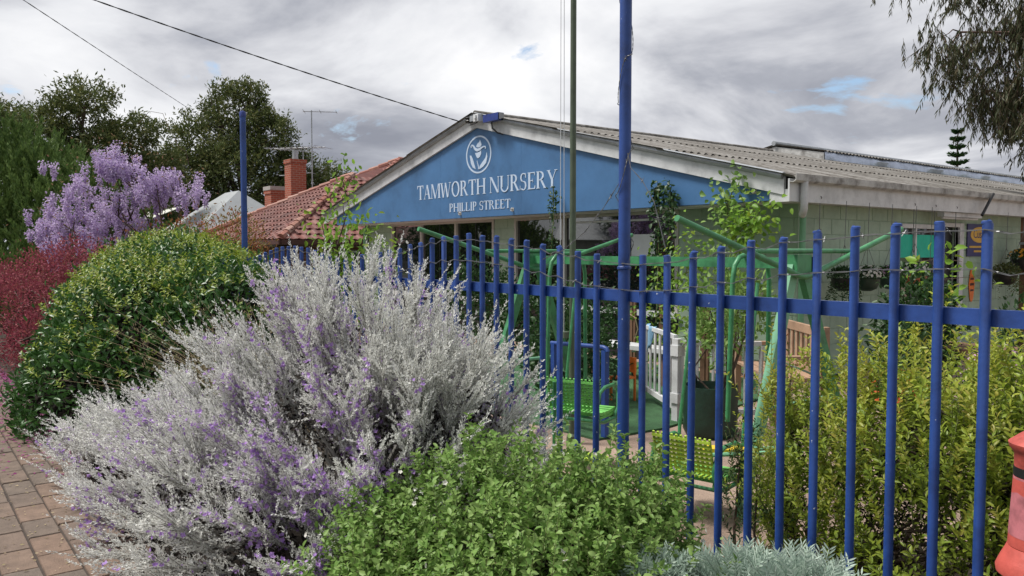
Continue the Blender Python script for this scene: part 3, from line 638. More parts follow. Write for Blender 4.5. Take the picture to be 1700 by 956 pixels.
tm.f = [(i, i + 1, i + 8, i + 7) for i in range(6)] + [(i + 14, i + 15, i + 1, i) for i in range(6)]
tme = bpy.data.meshes.new('tile'); tme.from_pydata(tm.v, [], tm.f); tme.materials.append(M['tile'])
tiles = []
def lay(o0, udir, sdir_, ul, rows, inside):
    udir, sdir_ = Vector(udir).normalized(), Vector(sdir_).normalized(); nn = udir.cross(sdir_)
    for r in range(rows):
        for c in range(int(ul / tw) + 1):
            a = c * tw + (tw / 2 if r % 2 else 0); b = r * th_ - .06
            if inside(a, b + .17): tiles.append(Matrix.Translation(o0 + udir * a + sdir_ * b) @ Matrix((udir, sdir_, nn)).transposed().to_4x4())
lay(FL, (1, 0, 0), (0, 1, PT), 9.28, 16, lambda a, b: min(a, 9.28 - a) > b * .885 - .05 and a > 2.3)
lay(FR, (0, 1, 0), (-1, 0, PT), 9.0, 22, lambda a, b: a > b * .885 - .1 and a < 3.2 + b * .9 + .6 and b < 7.15 and not (b > 5.2 and a < 1.23 + b * .885 - .1))
tiles.sort(key=lambda m_: (m_.translation - Vector((0, 0, 1.6))).length)
T0 = Matrix.Translation(-HL)
for m_ in tiles[:300]:
    o = bpy.data.objects.new('tile', tme); put(o, roof); o.matrix_basis = m_ @ Matrix.Rotation(random.gauss(0, .012), 4, 'Z') @ Matrix.Translation((0, 0, random.uniform(-.004, .006)))
rest = MB()
for m_ in tiles[300:]: rest.add([m_ @ Vector(v) for v in tm.v], tm.f)
rest.build('tiles', 'tile', roof, kind='stuff')
def caps(p, q):
    p, q = Vector(p), Vector(q); l_ = (q - p).length; d = (q - p).normalized(); n = int(l_ / .42)
    for i in range(n):
        a = p + d * (i * l_ / n); b = p + d * ((i + 1.12) * l_ / n)
        MB().tube([a + Vector((0, 0, .05)), b + Vector((0, 0, .03))], [.125, .105], 8).build('ridge_tile', 'ridge', roof)
caps(FR, AP); caps(FL, AP); caps(Vector((-27.4, 15.03, EZ + 4.8 * PT)), MA); caps(ML_, MA); caps(MA, MA2)
Hh(MB().box((-22.62, 8.96, 1.78), (-22.5, 30, 1.92)).box((-31.9, 8.9, 1.78), (-22.5, 8.98, 1.92)).build('gutter', 'brown', hs))
Hh(MB().box((-22.9, 9.3, 1.72), (-22.55, 30, 1.78)).box((-31.6, 8.98, 1.72), (-22.9, 9.3, 1.78)).build('eave_lining', 'brown', hs))
Hh(MB().box((-31.4, 9.5, -.5), (-23.0, 29, 1.75)).build('walls', 'wallbrick', hs))
for y in (10.6, 12.4):
    wq = Hh(MB().box((-23.02, y, .5), (-22.96, y + 1.1, 1.6)).build('window', 'paper', hs)); MB().box((-22.965, y + .06, .56), (-22.95, y + 1.04, 1.54)).build('pane', 'glass', wq)
def chimney(x, y, z0, z1, w_, cap, pot):
    c = Hh(MB().box((x - w_ / 2, y - w_ / 2, z0), (x + w_ / 2, y + w_ / 2, z1 - .16)).box((x - w_ / 2 - .03, y - w_ / 2 - .03, z1 - .16), (x + w_ / 2 + .03, y + w_ / 2 + .03, z1)).build('chimney', 'brick', hs))
    if cap: MB().box((x - w_ / 2 - .05, y - w_ / 2 - .05, z1), (x + w_ / 2 + .05, y + w_ / 2 + .05, z1 + .16)).build('chimney_cap', 'concrete', c)
    if pot: MB().lathe([(.12, z1), (.11, z1 + .38), (.08, z1 + .38)], 12, (x, y, 0)).build('flue', 'grey_metal', c, True)
chimney(-31, 13, 2.0, 5.25, .64, False, True); chimney(-33.2, 13.05, 2.2, 4.15, .72, True, False)
def antenna(name, base, top, label, booms, group='television antennas on the tiled roof'):
    t = thing(name, label, 'antenna', base, group); h_ = top - base[2]
    MB().tube([(0, 0, 0), (0, 0, h_)], .024, 6).build('mast', 'grey_metal', t)
    for z, a, ln, ne, el, tilt in booms:
        d = Vector((math.sin(a), -math.cos(a), 0)); s = Vector((d.y, -d.x, 0))
        b = MB(); b.tube([Vector((0, 0, h_ + z)) - d * ln * .25, Vector((0, 0, h_ + z + tilt)) + d * ln * .75], .016, 6)
        for i in range(ne):
            c = Vector((0, 0, h_ + z + tilt * i / ne)) + d * ln * (-.22 + .95 * i / max(1, ne - 1)); l_ = el * (1 - .35 * i / ne)
            b.tube([c - s * l_, c + s * l_], .009, 5)
        b.build('boom', 'grey_metal', t)
antenna('television_antenna', (-29.6, 13.1, 3.0), 7.05, 'tall grey television antenna mast right of the brick chimney', [(-.05, R(150), 1.3, 3, .45, 0), (-1.45, R(-60), 2.4, 9, .6, .05)])
antenna('television_antenna', (-33.0, 14.2, 3.6), 5.9, 'lower grey television antenna with a bushy boom left of the brick chimney', [(-.05, R(-35), 2.2, 12, .5, .15), (-.95, R(-50), 1.5, 4, .5, -.1)])
# pale steel-roofed houses farther left
h2 = thing('grey_roofed_house', 'house with plain pale grey steel roof left of the tiled house', 'house', (-40.2, 13.4, 0)); 
MB().add([(-3.6, -3, 2.2), (3.8, -3, 2.2), (3.8, 3, 2.2), (-3.6, 3, 2.2), (-.6, 0, 4.5), (1.4, 0, 4.5)], [(0, 1, 5, 4), (1, 2, 5), (2, 3, 4, 5), (3, 0, 4)]).build('roof', 'palegrey', h2)
MB().box((-3.2, -2.6, -1), (3.4, 2.6, 2.2)).build('walls', 'concrete', h2)
h3 = thing('cream_roofed_house', 'low house with ribbed cream steel roof seen under the wisteria', 'house', (-47.6, 11.8, 0))
v, q = corrugated(-6, 6, 0, 1, lambda x: 0, .3, .03, cols=2)
kx = 80; mbq = MB()
for i in range(kx): 
    x = -3.3 + 6.6 * i / (kx - 1); mbq.v += [(x, -2.5, 2.6 + .04 * (i % 2)), (x, .5, 3.9 + .04 * (i % 2))]
mbq.f = [(2 * i, 2 * i + 2, 2 * i + 3, 2 * i + 1) for i in range(kx - 1)]; mbq.build('roof', 'cream', h3)
MB().box((-3.1, -2.2, -1), (3.1, .4, 2.6)).build('walls', 'concrete', h3)

# ------------------------------------------------------------------ blue picket fence
YF = 3.0
def ptop(x):
    z = 1.642 + .068 * math.cos(2 * math.pi * (x + 1.40) / 2.93)
    return z - (.065 if x < -5.9 else 0)
fence = thing('picket_fence', 'royal blue steel tube picket fence with wavy top and tall posts', 'fence', (-2.93, YF, 0))
FO = Vector(fence.location)
def Ff(o): o.location = Vector(o.location) - FO; return o
px = [-1.185 + .1605 * i for i in range(14, -11, -1)]
px = [x for x in [(-1.185 - .1605 * i) for i in range(-12, 11)] if x > -2.85]
px += [-3.123 - .1505 * i for i in range(36)] + [-8.75 - .16 * i for i in range(26)]
for x in px:
    zt = ptop(x) + random.gauss(0, .004); r = .0178; j = random.gauss(0, .0035)
    Ff(MB().tube([(x + random.gauss(0, .003), YF, .03), (x, YF, zt - .012), (x + j, YF, zt - .010)], [r, r, r], 12).tube([(x + j, YF, zt - .011), (x + j, YF, zt - .003), (x + j, YF, zt)], [r * 1.02, r * .98, r * .7], 12).build('picket', 'blue', fence, True))
segs = [(2.75, -2.93, 0), (-2.93, -5.75, 0), (-5.75, -8.55, -.03), (-8.55, -13, -.05)]
for a, b, dz in segs:
    for z0, z1 in ((1.335 + dz, 1.395 + dz), (.03, .08)):
        Ff(MB().box((b + .03, YF + .019, z0), (a - .03, YF + .052, z1)).build('rail', 'blue', fence))
for x in (2.75, -2.93, -8.56):
    h_ = 3.06
    post = Ff(MB().tube([(x, YF + .01, 0), (x, YF + .01, h_)], .031, 16).build('post', 'blue', fence, True))
    MB().lathe([(.034, h_ - .04), (.036, h_), (.028, h_ + .02), (0, h_ + .03)], 16, (x, YF + .01, 0)).build('post_cap', 'navy', post, True)
    MB().lathe([(.031, 1.50), (.0365, 1.505), (.0365, 1.515), (.031, 1.52)], 16, (x, YF + .01, 0)).build('weld_collar', 'blue', post, True)
def barbed(name, pts, label, rad=.0016, barb=.16):
    mb = MB(); fine = []
    for (a, b) in zip(pts, pts[1:]):
        a, b = Vector(a), Vector(b); k = max(2, int((b - a).length / .04))
        for i in range(k): fine.append(a.lerp(b, i / k))
    fine.append(Vector(pts[-1]))
    for s in (0, math.pi):
        mb.tube([p + Vector((0, math.cos(i * 1.1 + s) * .0022, math.sin(i * 1.1 + s) * .0022)) for i, p in enumerate(fine)], rad, 4)
    acc = 0
    for a, b in zip(fine, fine[1:]):
        acc += (b - a).length
        if acc > barb:
            acc = 0
            for k in range(2):
                d = Vector((random.gauss(0, 1), random.gauss(0, 1), random.gauss(0, 1))).normalized() * .016; mb.tube([a - d, a + d], .0013, 4)
            mb.tube([a - Vector((.005, 0, 0)), a + Vector((.005, 0, 0))], .0032, 5)
    return mb.build(name, 'wire', None, label=label, cat='wire', group='barbed wire strands on the fence')
def strand(off, sag):
    xs = [x for x in sorted(px, reverse=True) if -8.4 < x < 1]
    pts = []
    for i, x in enumerate(xs):
        pts.append((x, YF - .021, ptop(x) - off + .012 * math.sin(x * 5)))
        if i + 1 < len(xs): xm = (x + xs[i + 1]) / 2; pts.append((xm, YF - .016, ptop(xm) - off - sag * random.uniform(.2, 1)))
    return pts
barbed('barbed_wire', strand(.035, .012), 'upper barbed wire strand along the picket tops')
barbed('barbed_wire', strand(.17, .012), 'lower barbed wire strand just above the fence rail')
hel = [(-2.93 + .037 * math.cos(t), YF + .01 + .037 * math.sin(t), 1.55 + .085 * t + .03 * math.sin(2.3 * t)) for t in np.linspace(0, 17, 120)]
hel = [(-2.93 + (x + 2.93) * (1 + .5 * max(0, math.sin(i * .31)) ** 6), y, z) for i, (x, y, z) in enumerate(hel)]
barbed('barbed_wire', hel, 'barbed wire wound round the tall blue post', .0014, .3)
barbed('barbed_wire', [(-2.90, YF + .0, 2.10), (-2.86, YF - .02, 2.02), (-2.78, YF - .02, 1.95), (-2.70, YF - .02, 1.84), (-2.66, YF - .02, 1.72), (-2.62, YF - .02, 1.60)], 'loose barbed wire drooping right from the tall post', .0014, .2)
barbed('barbed_wire', [(-2.96, YF, 1.95), (-3.06, YF - .02, 1.82), (-3.20, YF - .02, 1.70), (-3.38, YF - .02, 1.60), (-3.55, YF - .02, 1.55)], 'barbed wire stay running down left of the tall post', .0014, .12)

# ------------------------------------------------------------------ service cables, flagpole
def cable(name, a, b, sag, r, label):
    a, b = Vector(a), Vector(b); pts = [a.lerp(b, t) - Vector((0, 0, sag * 4 * t * (1 - t))) for t in np.linspace(0, 1, 40)]
    fine = [a.lerp(b, t) - Vector((0, 0, sag * 4 * t * (1 - t))) for t in np.linspace(0, 1, 240)]
    mb = MB()
    for s in (0, math.pi): mb.tube([p + Vector((math.cos(i * .9 + s), 0, math.sin(i * .9 + s))) * r * .8 for i, p in enumerate(fine)], r, 5)
    mb.build(name, 'cable', None, label=label, cat='cable', group='overhead cables')
cable('overhead_cable', (-11.75, 7.95, 3.86), (-14, -8, 8.1), .28, .0065, 'twisted black overhead cable running to the gable peak')
cable('overhead_cable', (-40, 13.85, 7.06), (-5.0, -4.42, 5.86), .05, .006, 'thin dark overhead cable crossing the sky at far left')
fp = thing('flagpole', 'tall olive green flagpole standing inside the fence', 'flagpole', (-4.92, 4.45, 0))
MB().tube([(0, 0, 0), (0, 0, 6.4)], [.027, .022], 14).build('pole', 'flagpole', fp, True)
MB().tube([(-.05, -.05, .9), (-.055, -.06, 6.3)], .003, 5).tube([(-.075, -.07, .9), (-.07, -.075, 6.3)], .003, 5).build('halyard', 'paper', fp)
MB().box((-.09, -.09, .88), (0, -.02, .93)).build('cleat', 'flagpole', fp); MB().lathe([(.027, 0), (.05, .0), (.045, .06), (.027, .08)], 14).build('base_collar', 'flagpole', fp)

# ------------------------------------------------------------------ swing set and its seats
ss = thing('swing_set', 'green steel tube swing set frame behind the blue fence', 'swing set', (-4.28, 4.6, 0)); SO = Vector(ss.location)
def Ss(o): o.location = Vector(o.location) - SO; return o
XL_, XR_ = -5.62, -2.94
Ss(MB().box((XL_ + .05, 4.575, 1.485), (XR_ - .05, 4.625, 1.555)).build('top_beam', 'swing', ss))
for x, yy, m_ in ((XR_, (3.98, 5.28), 'swing_pale'), (XL_, (3.95, 5.2), 'swing')):
    for y in yy: Ss(MB().beam((x, 4.6 + (.05 if y > 4.6 else -.05), 1.50), (x + .04, y, 0), .075, .045, (1, 0, 0)).build('leg', m_ if y < 4.6 else 'swing', ss))
    Ss(MB().box((x - .05, 4.52, 1.44), (x + .05, 4.68, 1.575)).build('corner_bracket', 'swing', ss))
    t = []
    for p in [(3.36, 1.775), (4.45, 1.465), (4.53, 1.44), (4.60, 1.435), (4.67, 1.445), (4.75, 1.47), (5.82, 1.755)]: t.append((x + .06, p[0], p[1]))
    Ss(MB().tube(t, .019, 10).build('bent_arm', 'swing', ss, True))
    Ss(MB().tube([(x + .03, 4.06, 1.597), (x + .03, 5.28, 1.597)], .016, 10).build('cross_bar', 'swing', ss, True))
    Ss(MB().tube([(x + .02, 4.2, .62), (x + .02, 5.06, .62)], .015, 8).build('leg_brace', 'swing_pale', ss, True))
Ss(MB().box((XR_ - .02, 4.69, 1.45), (XR_ + .06, 4.74, 1.56)).build('black_joint', 'black', ss))
for x in (-3.32, -5.2):
    p = [(x - .02, 4.43, .45), (x, 4.44, 1.40), (x, 4.46, 1.50), (x, 4.51, 1.555), (x, 4.58, 1.575), (x, 4.66, 1.575), (x, 4.78, 1.555), (x, 4.83, 1.50), (x, 4.85, 1.40), (x - .02, 4.88, .45)]
    Ss(MB().tube(p, .017, 10).build('hanger', 'swing', ss, True))
def swing_seat(name, loc, rz, label, back, seat):
    t = thing(name, label, 'swing', loc, 'hanging swings', rz)
    s = MB()
    for i in range(6): s.box((-.19, -.15 + i * .052, -.012 + .004 * abs(i - 2.5)), (.19, -.105 + i * .052, .012 + .004 * abs(i - 2.5)))
    s.box((-.19, -.15, -.03), (-.17, .16, -.012)).box((.17, -.15, -.03), (.19, .16, -.012)).build('seat', seat, t)
    b = MB()
    for i in range(8): b.box((-.19, .165 + i * .008, .05 + i * .027), (.19, .18 + i * .008, .066 + i * .027))
    for i in range(13): b.box((-.19 + i * .0305, .163, .04), (-.18 + i * .0305, .235, .05)); b.beam((-.185 + i * .0305, .172, .045), (-.185 + i * .0305, .232, .27), .012, .012)
    b.build('backrest', back, t)
    for sx in (-1, 1):
        x = sx * .205
        MB().tube([(x, -.17, -.10), (x, -.17, .10), (x, -.14, .17), (x, -.07, .20), (x, .08, .20), (x, .17, .17), (x, .21, .08), (x, .19, -.03), (x, .1, -.05), (x, -.15, -.05)], .014, 8).build('arm_tube', 'swing', t, True)
    MB().tube([(-.205, -.15, -.05), (.205, -.15, -.05)], .012, 8).build('cross_tube', 'swing', t, True); MB().tube([(-.205, .19, -.03), (.205, .19, -.03)], .012, 8).build('cross_tube', 'swing', t, True)
    return t
s1 = swing_seat('garden_swing', (-4.32, 4.02, .42), R(-158), 'bright green plastic swing chair beside the flagpole', 'limeg', 'limeg')
s2 = swing_seat('garden_swing', (-3.12, 3.86, .25), R(-168), 'lime yellow swing chair hanging low over the bare ground', 'lime', 'limeg')
for s_, top in ((s2, (-.02, .74)), (s1, (0, .6))):
    for sx in (-1, 1):
        q = MB().tube([(sx * .205, -.10, -.04), (sx * .215, -.14, .02), (sx * .215, -.16, .25), (sx * .21, -.35, 1.15)], .012, 8)
        q.build('hanger', 'swing', s_, True)
fb = thing('foot_board', 'yellow foot board on green rods between the swing hangers', 'foot board', (-2.97, 3.95, .40), None, R(40))
MB().slab([(-.15, -.012), (.15, -.012), (.16, .0), (.13, .016), (-.13, .016), (-.16, .0)], -.05, .05).build('board', 'yellow', fb)
MB().tube([(-.1, .055, -.02), (.42, .055, .03)], .013, 8).tube([(-.1, -.055, -.02), (.42, -.055, .03)], .013, 8).build('rods', 'swing_pale', fb, True)
fb2 = thing('foot_board', 'lime foot board low beside the silver shrub', 'foot board', (-4.10, 3.75, .16), None, R(30))
MB().slab([(-.2, -.012), (.2, -.012), (.21, .0), (.18, .016), (-.18, .016), (-.21, .0)], -.09, .09).build('board', 'lime', fb2)
MB().tube([(-.2, .1, .0), (-.2, .1, .5)], .013, 8).build('rods', 'swing', fb2, True)

# ------------------------------------------------------------------ things in the yard
rl = thing('blue_tube_stand', 'low navy blue steel tube stand on the artificial turf', 'stand', (-5.15, 4.78, .012))
MB().tube([(-.42, 0, .74), (-.1, 0, .755), (.26, 0, .765), (.30, 0, .755), (.31, 0, .73)], .02, 10).build('top_rail', 'blue', rl, True)
for x, r in ((.28, .024), (-.38, .024)): MB().box((x - r, -r, 0), (x + r, r, .74)).build('leg', 'blue', rl)
MB().box((-.35, -.02, .17), (.245, .02, .23)).build('lower_rail', 'blue', rl); MB().tube([(-.1, 0, .2), (-.1, 0, .75)], .013, 8).build('spindle', 'blue', rl)
for k, (x, y, t, l_) in enumerate(((-7.55, 7.9, .03, 'leftmost brown timber stake against the dark wall'), (-7.05, 7.95, -.02, 'middle brown timber stake against the dark wall'), (-6.25, 7.8, .02, 'right brown timber stake behind the tall blue post'))):
    s_ = thing('timber_stake', l_, 'stake', (x, y, 0), 'timber stakes by the dark wall')
    MB().box((-.035, -.02, 0), (.035, .02, 1.0)).box((.05, -.015, 0), (.085, .015, .97)).build('post', 'stake', s_)
    MB().tube([(-.04, -.03, .72), (.02, -.04, .74), (.1, -.03, .70), (.14, -.02, .55), (.1, -.03, .42)], .008, 5).build('twine', 'straw', s_)
def gate(name, a, b, h0, h1, n, label):
    a, b = Vector((*a, 0)), Vector((*b, 0)); d = b - a; t = thing(name, label, 'gate', a); z = Vector((0, 0, 1))
    MB().beam(z * h1, d + z * h1, .035, .04).build('top_rail', 'white', t); MB().beam(z * h0, d + z * h0, .035, .05).build('bottom_rail', 'white', t)
    for i in range(n + 1):
        q = d * (i / n); MB().beam(q + z * (h0 + .026), q + z * (h1 - .021), .03 if i in (0, n) else .02, .03 if i in (0, n) else .018).build('baluster', 'white', t)
    return t
gate('white_gate', (-4.97, 5.80), (-5.86, 6.36), .13, .79, 6, 'white picket gate leaf standing open with a cloth on it')
gate('white_fence_panel', (-4.90, 5.80), (-4.42, 6.35), .10, .74, 5, 'white picket panel behind the dark green planter bag')['category'] = 'fence panel'
gp = thing('gate_post', 'white post carrying the open gate', 'post', (-4.935, 5.78, 0))
MB().box((-.035, -.035, 0), (.035, .035, .78)).build('shaft', 'white', gp); MB().box((-.05, -.05, .62), (.05, .05, .72)).build('hinge', 'white', gp); MB().box((-.05, -.05, .18), (.05, .05, .27)).build('hinge', 'white', gp)
cl = MB(); k1, k2 = 10, 8
for i in range(k1):
    for j in range(k2):
        u, v_ = i / (k1 - 1), j / (k2 - 1); p = Vector((-5.84, 6.345, 0)).lerp(Vector((-5.56, 6.165, 0)), u * (1 - .35 * v_))
        cl.v.append((p.x + .03 + .015 * math.sin(u * 9 + v_ * 3), p.y - .03 + .015 * math.sin(u * 9), .825 - .30 * v_ * (1 - .45 * u) + .01 * math.sin(u * 7)))
for i in range(k1 - 1):
    for j in range(k2 - 1): cl.f.append((i * k2 + j, i * k2 + j + 1, (i + 1) * k2 + j + 1, (i + 1) * k2 + j))
o = cl.build('draped_cloth', 'cloth', None, True, label='pale blue cloth draped over the open white gate', cat='cloth'); md = o.modifiers.new('solid', 'SOLIDIFY'); md.thickness = .006
bg_ = thing('planter_bag', 'dark green woven planter bag beside the white gate post', 'planter', (-4.42, 5.62, 0))
MB().lathe([(.21, 0), (.235, .05), (.228, .12), (.24, .2), (.23, .27), (.238, .34), (.232, .43), (.222, .43), (.218, .36), (0, .36)], 28).build('bag', 'darkgreen', bg_, True)
MB().tube([(-.22, .0, .40), (-.25, .0, .47), (-.20, .03, .50), (-.2, .06, .42)], .012, 6).build('handle', 'darkgreen', bg_, True)
wb = thing('white_plank_bench', 'low white plank bench in the shade under the windows', 'bench', (-6.9, 7.2, 0))
MB().box((-.75, -.14, .40), (.75, .14, .45)).build('seat', 'white', wb)
for x in (-.6, .6): MB().box((x - .03, -.1, 0), (x + .03, .1, .398)).build('leg', 'stake', wb)
oc = thing('orange_toy_chair', 'small orange plastic chair near the white plank bench', 'chair', (-5.95, 6.1, .01))
MB().box((-.1, -.1, .24), (.1, .1, .26)).build('seat', 'orange', oc); MB().box((-.1, .085, .3), (.1, .105, .46)).build('backrest', 'orange', oc)
for x in (-.085, .085):
    for y in (-.085, .095): MB().box((x - .01, y - .01, 0), (x + .01, y + .01, .24 if y < 0 else .3)).build('leg', 'orange', oc)
be = thing('timber_bench', 'slatted pale timber garden bench behind the swing set', 'bench', (-4.62, 6.95, 0), None, R(-38))
for i in range(9): MB().box((-.56 + i * .135, .20, .48), (-.50 + i * .135, .222, .80)).build('back_slat', 'timber', be)
MB().box((-.62, .19, .80), (.62, .235, .88)).build('top_rail', 'timber', be); MB().box((-.62, .19, .44), (.62, .235, .48)).build('lower_rail', 'timber', be)
for i in range(4): MB().box((-.62, -.27 + i * .115, .40), (.62, -.17 + i * .115, .425)).build('seat_slat', 'timber', be)
for x in (-.60, .60):
    MB().box((x - .035, .19, 0), (x + .035, .24, .9)).build('leg', 'timber', be); MB().box((x - .035, -.28, 0), (x + .035, -.22, .60)).build('leg', 'timber', be); MB().box((x - .04, -.3, .60), (x + .04, .19, .635)).build('armrest', 'timber', be)
ps = thing('wall_poster', 'small white poster with a photo on the block wall', 'poster', (-6.08, 8.67, 1.08))
MB().box((-.10, 0, -.15), (.12, .006, .15)).build('sheet', 'paper', ps); MB().box((-.05, -.003, -.08), (.08, -.0005, .04)).build('picture', 'printgreen', ps); MB().box((-.07, -.003, .08), (.09, -.0005, .11)).build('heading', 'cloth', ps)
# wall sign by the door
sg = thing('wall_sign', 'navy sign with a yellow oval on the wall by the door', 'sign', (XS + .012, 13.72, 1.78))
MB().box((0, -.43, -.27), (.012, .43, .24)).build('panel', 'purple', sg)
MB().add([(.016, .33 * math.cos(t), .07 + .125 * math.sin(t)) for t in np.linspace(0, 6.283, 33)[:-1]] + [(.012, .33 * math.cos(t), .07 + .125 * math.sin(t)) for t in np.linspace(0, 6.283, 33)[:-1]], [tuple(range(32))] + [(i, i + 32, (i + 1) % 32 + 32, (i + 1) % 32) for i in range(32)]).build('oval', 'signyellow', sg)
def text_part(s, size, loc, rot, m, parent, name, sxy=(1, 1)):
    c = bpy.data.curves.new(name, 'FONT'); c.body = s; c.size = size; c.align_x = 'CENTER'; c.extrude = .001
    o = bpy.data.objects.new(name, c); dg_ = bpy.context.evaluated_depsgraph_get(); COL.objects.link(o); bpy.context.view_layer.update()
    me = bpy.data.meshes.new_from_object(o.evaluated_get(bpy.context.evaluated_depsgraph_get())); bpy.data.objects.remove(o)
    me.materials.clear(); me.materials.append(M[m]); o = bpy.data.objects.new(name, me); o.location = loc; o.rotation_euler = rot; o.scale = (*sxy, 1); return put(o, parent)
ROTX = (R(90), 0, R(90))
text_part('Cuspa', .19, (.0175, 0, .02), ROTX, 'purple', sg, 'lettering')
MB().box((.0122, -.36, -.135), (.0145, .36, -.105)).box((.0122, -.2, -.205), (.0145, .22, -.175)).build('print_line', 'signyellow', sg)
og = thing('orange_tag_sign', 'narrow orange hanging tag sign under the navy sign', 'sign', (XS + .01, 13.50, 1.06))
MB().lathe([(0, 0), (.001, 0)], 8).build('pin', 'black', og)
tg = [(.10 * (1 - .12 * abs(math.sin(t * 3))) * math.cos(t), .27 * math.sin(t)) for t in np.linspace(0, 6.283, 29)[:-1]]
MB().add([(.008, y, z) for y, z in tg] + [(0, y, z) for y, z in tg], [tuple(range(28))] + [(i, i + 28, (i + 1) % 28 + 28, (i + 1) % 28) for i in range(28)]).build('panel', 'orange', og)
MB().box((.0085, -.06, .08), (.011, .06, .11)).box((.0085, -.07, -.01), (.011, .07, .03)).box((.0085, -.06, -.10), (.011, .06, -.07)).build('print_line', 'brown', og)
# verandah post at far right
vp = thing('timber_post', 'dark timber post at the far right under the eave', 'post', (-5.3, 14.85, 0)); MB().box((-.045, -.045, 0), (.045, .045, 2.15)).build('shaft', 'stake', vp); MB().box((-.06, -.06, 1.7), (.06, .06, 1.74)).build('strap', 'grey_metal', vp)

# ------------------------------------------------------------------ red pillar letter box by the fence
lb = thing('red_letter_box', 'faded red pillar shaped letter box with black band at right edge', 'letter box', (-.905, 2.735, 0))
MB().lathe([(.118, .615), (.120, .63), (.108, .66), (.096, .685), (.090, .70)], 40).build('flared_base', 'red', lb, True)
MB().lathe([(.089, .702), (.084, .80), (.079, .905), (.078, .915)], 40).build('body', 'red', lb, True)
MB().lathe([(.0785, .9155), (.0785, .944)], 40).build('black_band', 'black', lb, True)
MB().lathe([(.0775, .8935), (.0792, .894), (.0785, .914), (.077, .9145)], 40).build('faded_band', 'pink', lb, True)
MB().lathe([(.077, .9445), (.078, .985), (.083, .992), (.092, 1.005), (.094, 1.017), (.088, 1.022), (.06, 1.045), (.03, 1.06), (0, 1.064)], 40).build('cap', 'red', lb, True)
pt = MB(); a0, a1, kk = R(195), R(275), 10
for i in range(kk + 1):
    a = a0 + (a1 - a0) * i / kk
    for z in (.735, .80, .87): r_ = .0885 - (z - .702) * .05 + .0012; h2_ = .87 - .03 * abs(i / kk - .5); zz = min(z, h2_); pt.v.append((r_ * math.cos(a), r_ * math.sin(a), zz))
for i in range(kk):
    for j in range(2): pt.f.append((i * 3 + j, i * 3 + 3 + j, i * 3 + 4 + j, i * 3 + 1 + j))
pt.build('faded_label', 'pink', lb, True)
MB().tube([(0, 0, 0), (0, 0, .62)], .03, 10).build('stand', 'red', lb, True)

# ------------------------------------------------------------------ foliage builders
def plant(name, label, cat, loc=(0, 0, 0), group=None): return thing(name, label, cat, loc, group)
def F(par, name, vf, m):
    o = np_mesh(name, vf[0], vf[1], m, par); o.location = -Vector(par.location); o['kind'] = 'stuff'; return o
def Fb(par, name, mb, m, smooth=True):
    o = mb.build(name, m, par, smooth); o.location = -Vector(par.location); return o

# --- silver flowering shrub
sv = plant('silver_shrub', 'silver grey bush dotted with mauve flowers spilling over the path', 'shrub', (-4.3, 2.0, 0))
lob = [((-4.1, 2.05, .38), (.92, .82, 1.17)), ((-4.65, 1.9, .2), (1.15, .92, 1.05)), ((-5.4, 1.6, .1), (1.2, .78, .66)), ((-6.05, 1.35, .1), (1.0, .58, .40)), ((-3.58, 2.1, .22), (.68, .62, .93)), ((-4.35, 1.3, .02), (1.15, .6, .70)), ((-3.5, 2.4, .3), (.56, .38, .92))]
lob0 = lob
base = np.array([-4.1, 2.1, -.1])
bp, bo = shell(lob, 600, .88, 1.03, -.3); bp2, bo2 = shell(lob[:1] + lob[4:], 150, .8, .98, -.2); bp = np.concatenate([bp, bp2]); bo = np.concatenate([bo, bo2])
lean = np.clip((-3.9 - bp[:, :1]) / 2.0, -.2, 1.0)
bg0 = unit(unit(bp - base) + bo * .25 + np.concatenate([-.55 * lean, -.18 * np.ones_like(lean), .18 * np.ones_like(lean)], 1) + rng.normal(0, .16, bp.shape))
KB = 12; bl = rng.uniform(.45, .8, len(bp))
u = rng.uniform(0, 1, (len(bp), KB)) ** .8
off = unit(rng.normal(0, 1, (len(bp), KB, 3)))
g = unit(bg0[:, None] * 1.0 + off * .30 + np.array([0, 0, .06])).reshape(-1, 3)
st = (bp[:, None] - bg0[:, None] * bl[:, None, None] * (1 - u[..., None]) * .8 + off * .02).reshape(-1, 3)
ln = rng.uniform(.2, .42, len(g)); st = st - g * ln[:, None] * .45; p = st
ok = st[:, 2] > -.02; st, g, ln, p = st[ok], g[ok], ln[ok], p[ok]
bpath = bp[:, None] - bg0[:, None] * bl[:, None, None] * np.linspace(1.2, 0, 5)[None, :, None]
pos, d, tan, pth = shoots(st, g, ln, 60, .12, .44)
A1 = leaf_geo(pos, d, rng.normal(0, 1, pos.shape), rng.uniform(.015, .024, len(pos)), rng.uniform(.0056, .0082, len(pos)), .2)
# side sprigs
ks = 2; sp0 = np.repeat(st + g * ln[:, None] * .45, ks, 0) + np.repeat(g * ln[:, None], ks, 0) * rng.uniform(-.15, .35, (len(p) * ks, 1))
sg_ = unit(np.repeat(g, ks, 0) + rng.normal(0, .42, sp0.shape)); sl = rng.uniform(.06, .13, len(sp0))
pos2, d2, _, pth2 = shoots(sp0, sg_, sl, 20, .1, .46)
A2 = leaf_geo(pos2, d2, rng.normal(0, 1, pos2.shape), rng.uniform(.012, .020, len(pos2)), rng.uniform(.0052, .0075, len(pos2)), .2)
F(sv, 'foliage', join(A1, A2), 'silver')
F(sv, 'stems', np_tubes(np.concatenate([pth, bpath]), np.linspace(.0035, .001, 5)[None]), 'twig')
fw_ = np.sin(st[:, 0] * 5.1 + st[:, 2] * 4) + np.sin(st[:, 1] * 6.3 - st[:, 0] * 2.7) + rng.normal(0, .7, len(st)); fi = np.argsort(-fw_)[:int(len(p) * .42)]; nf = 9
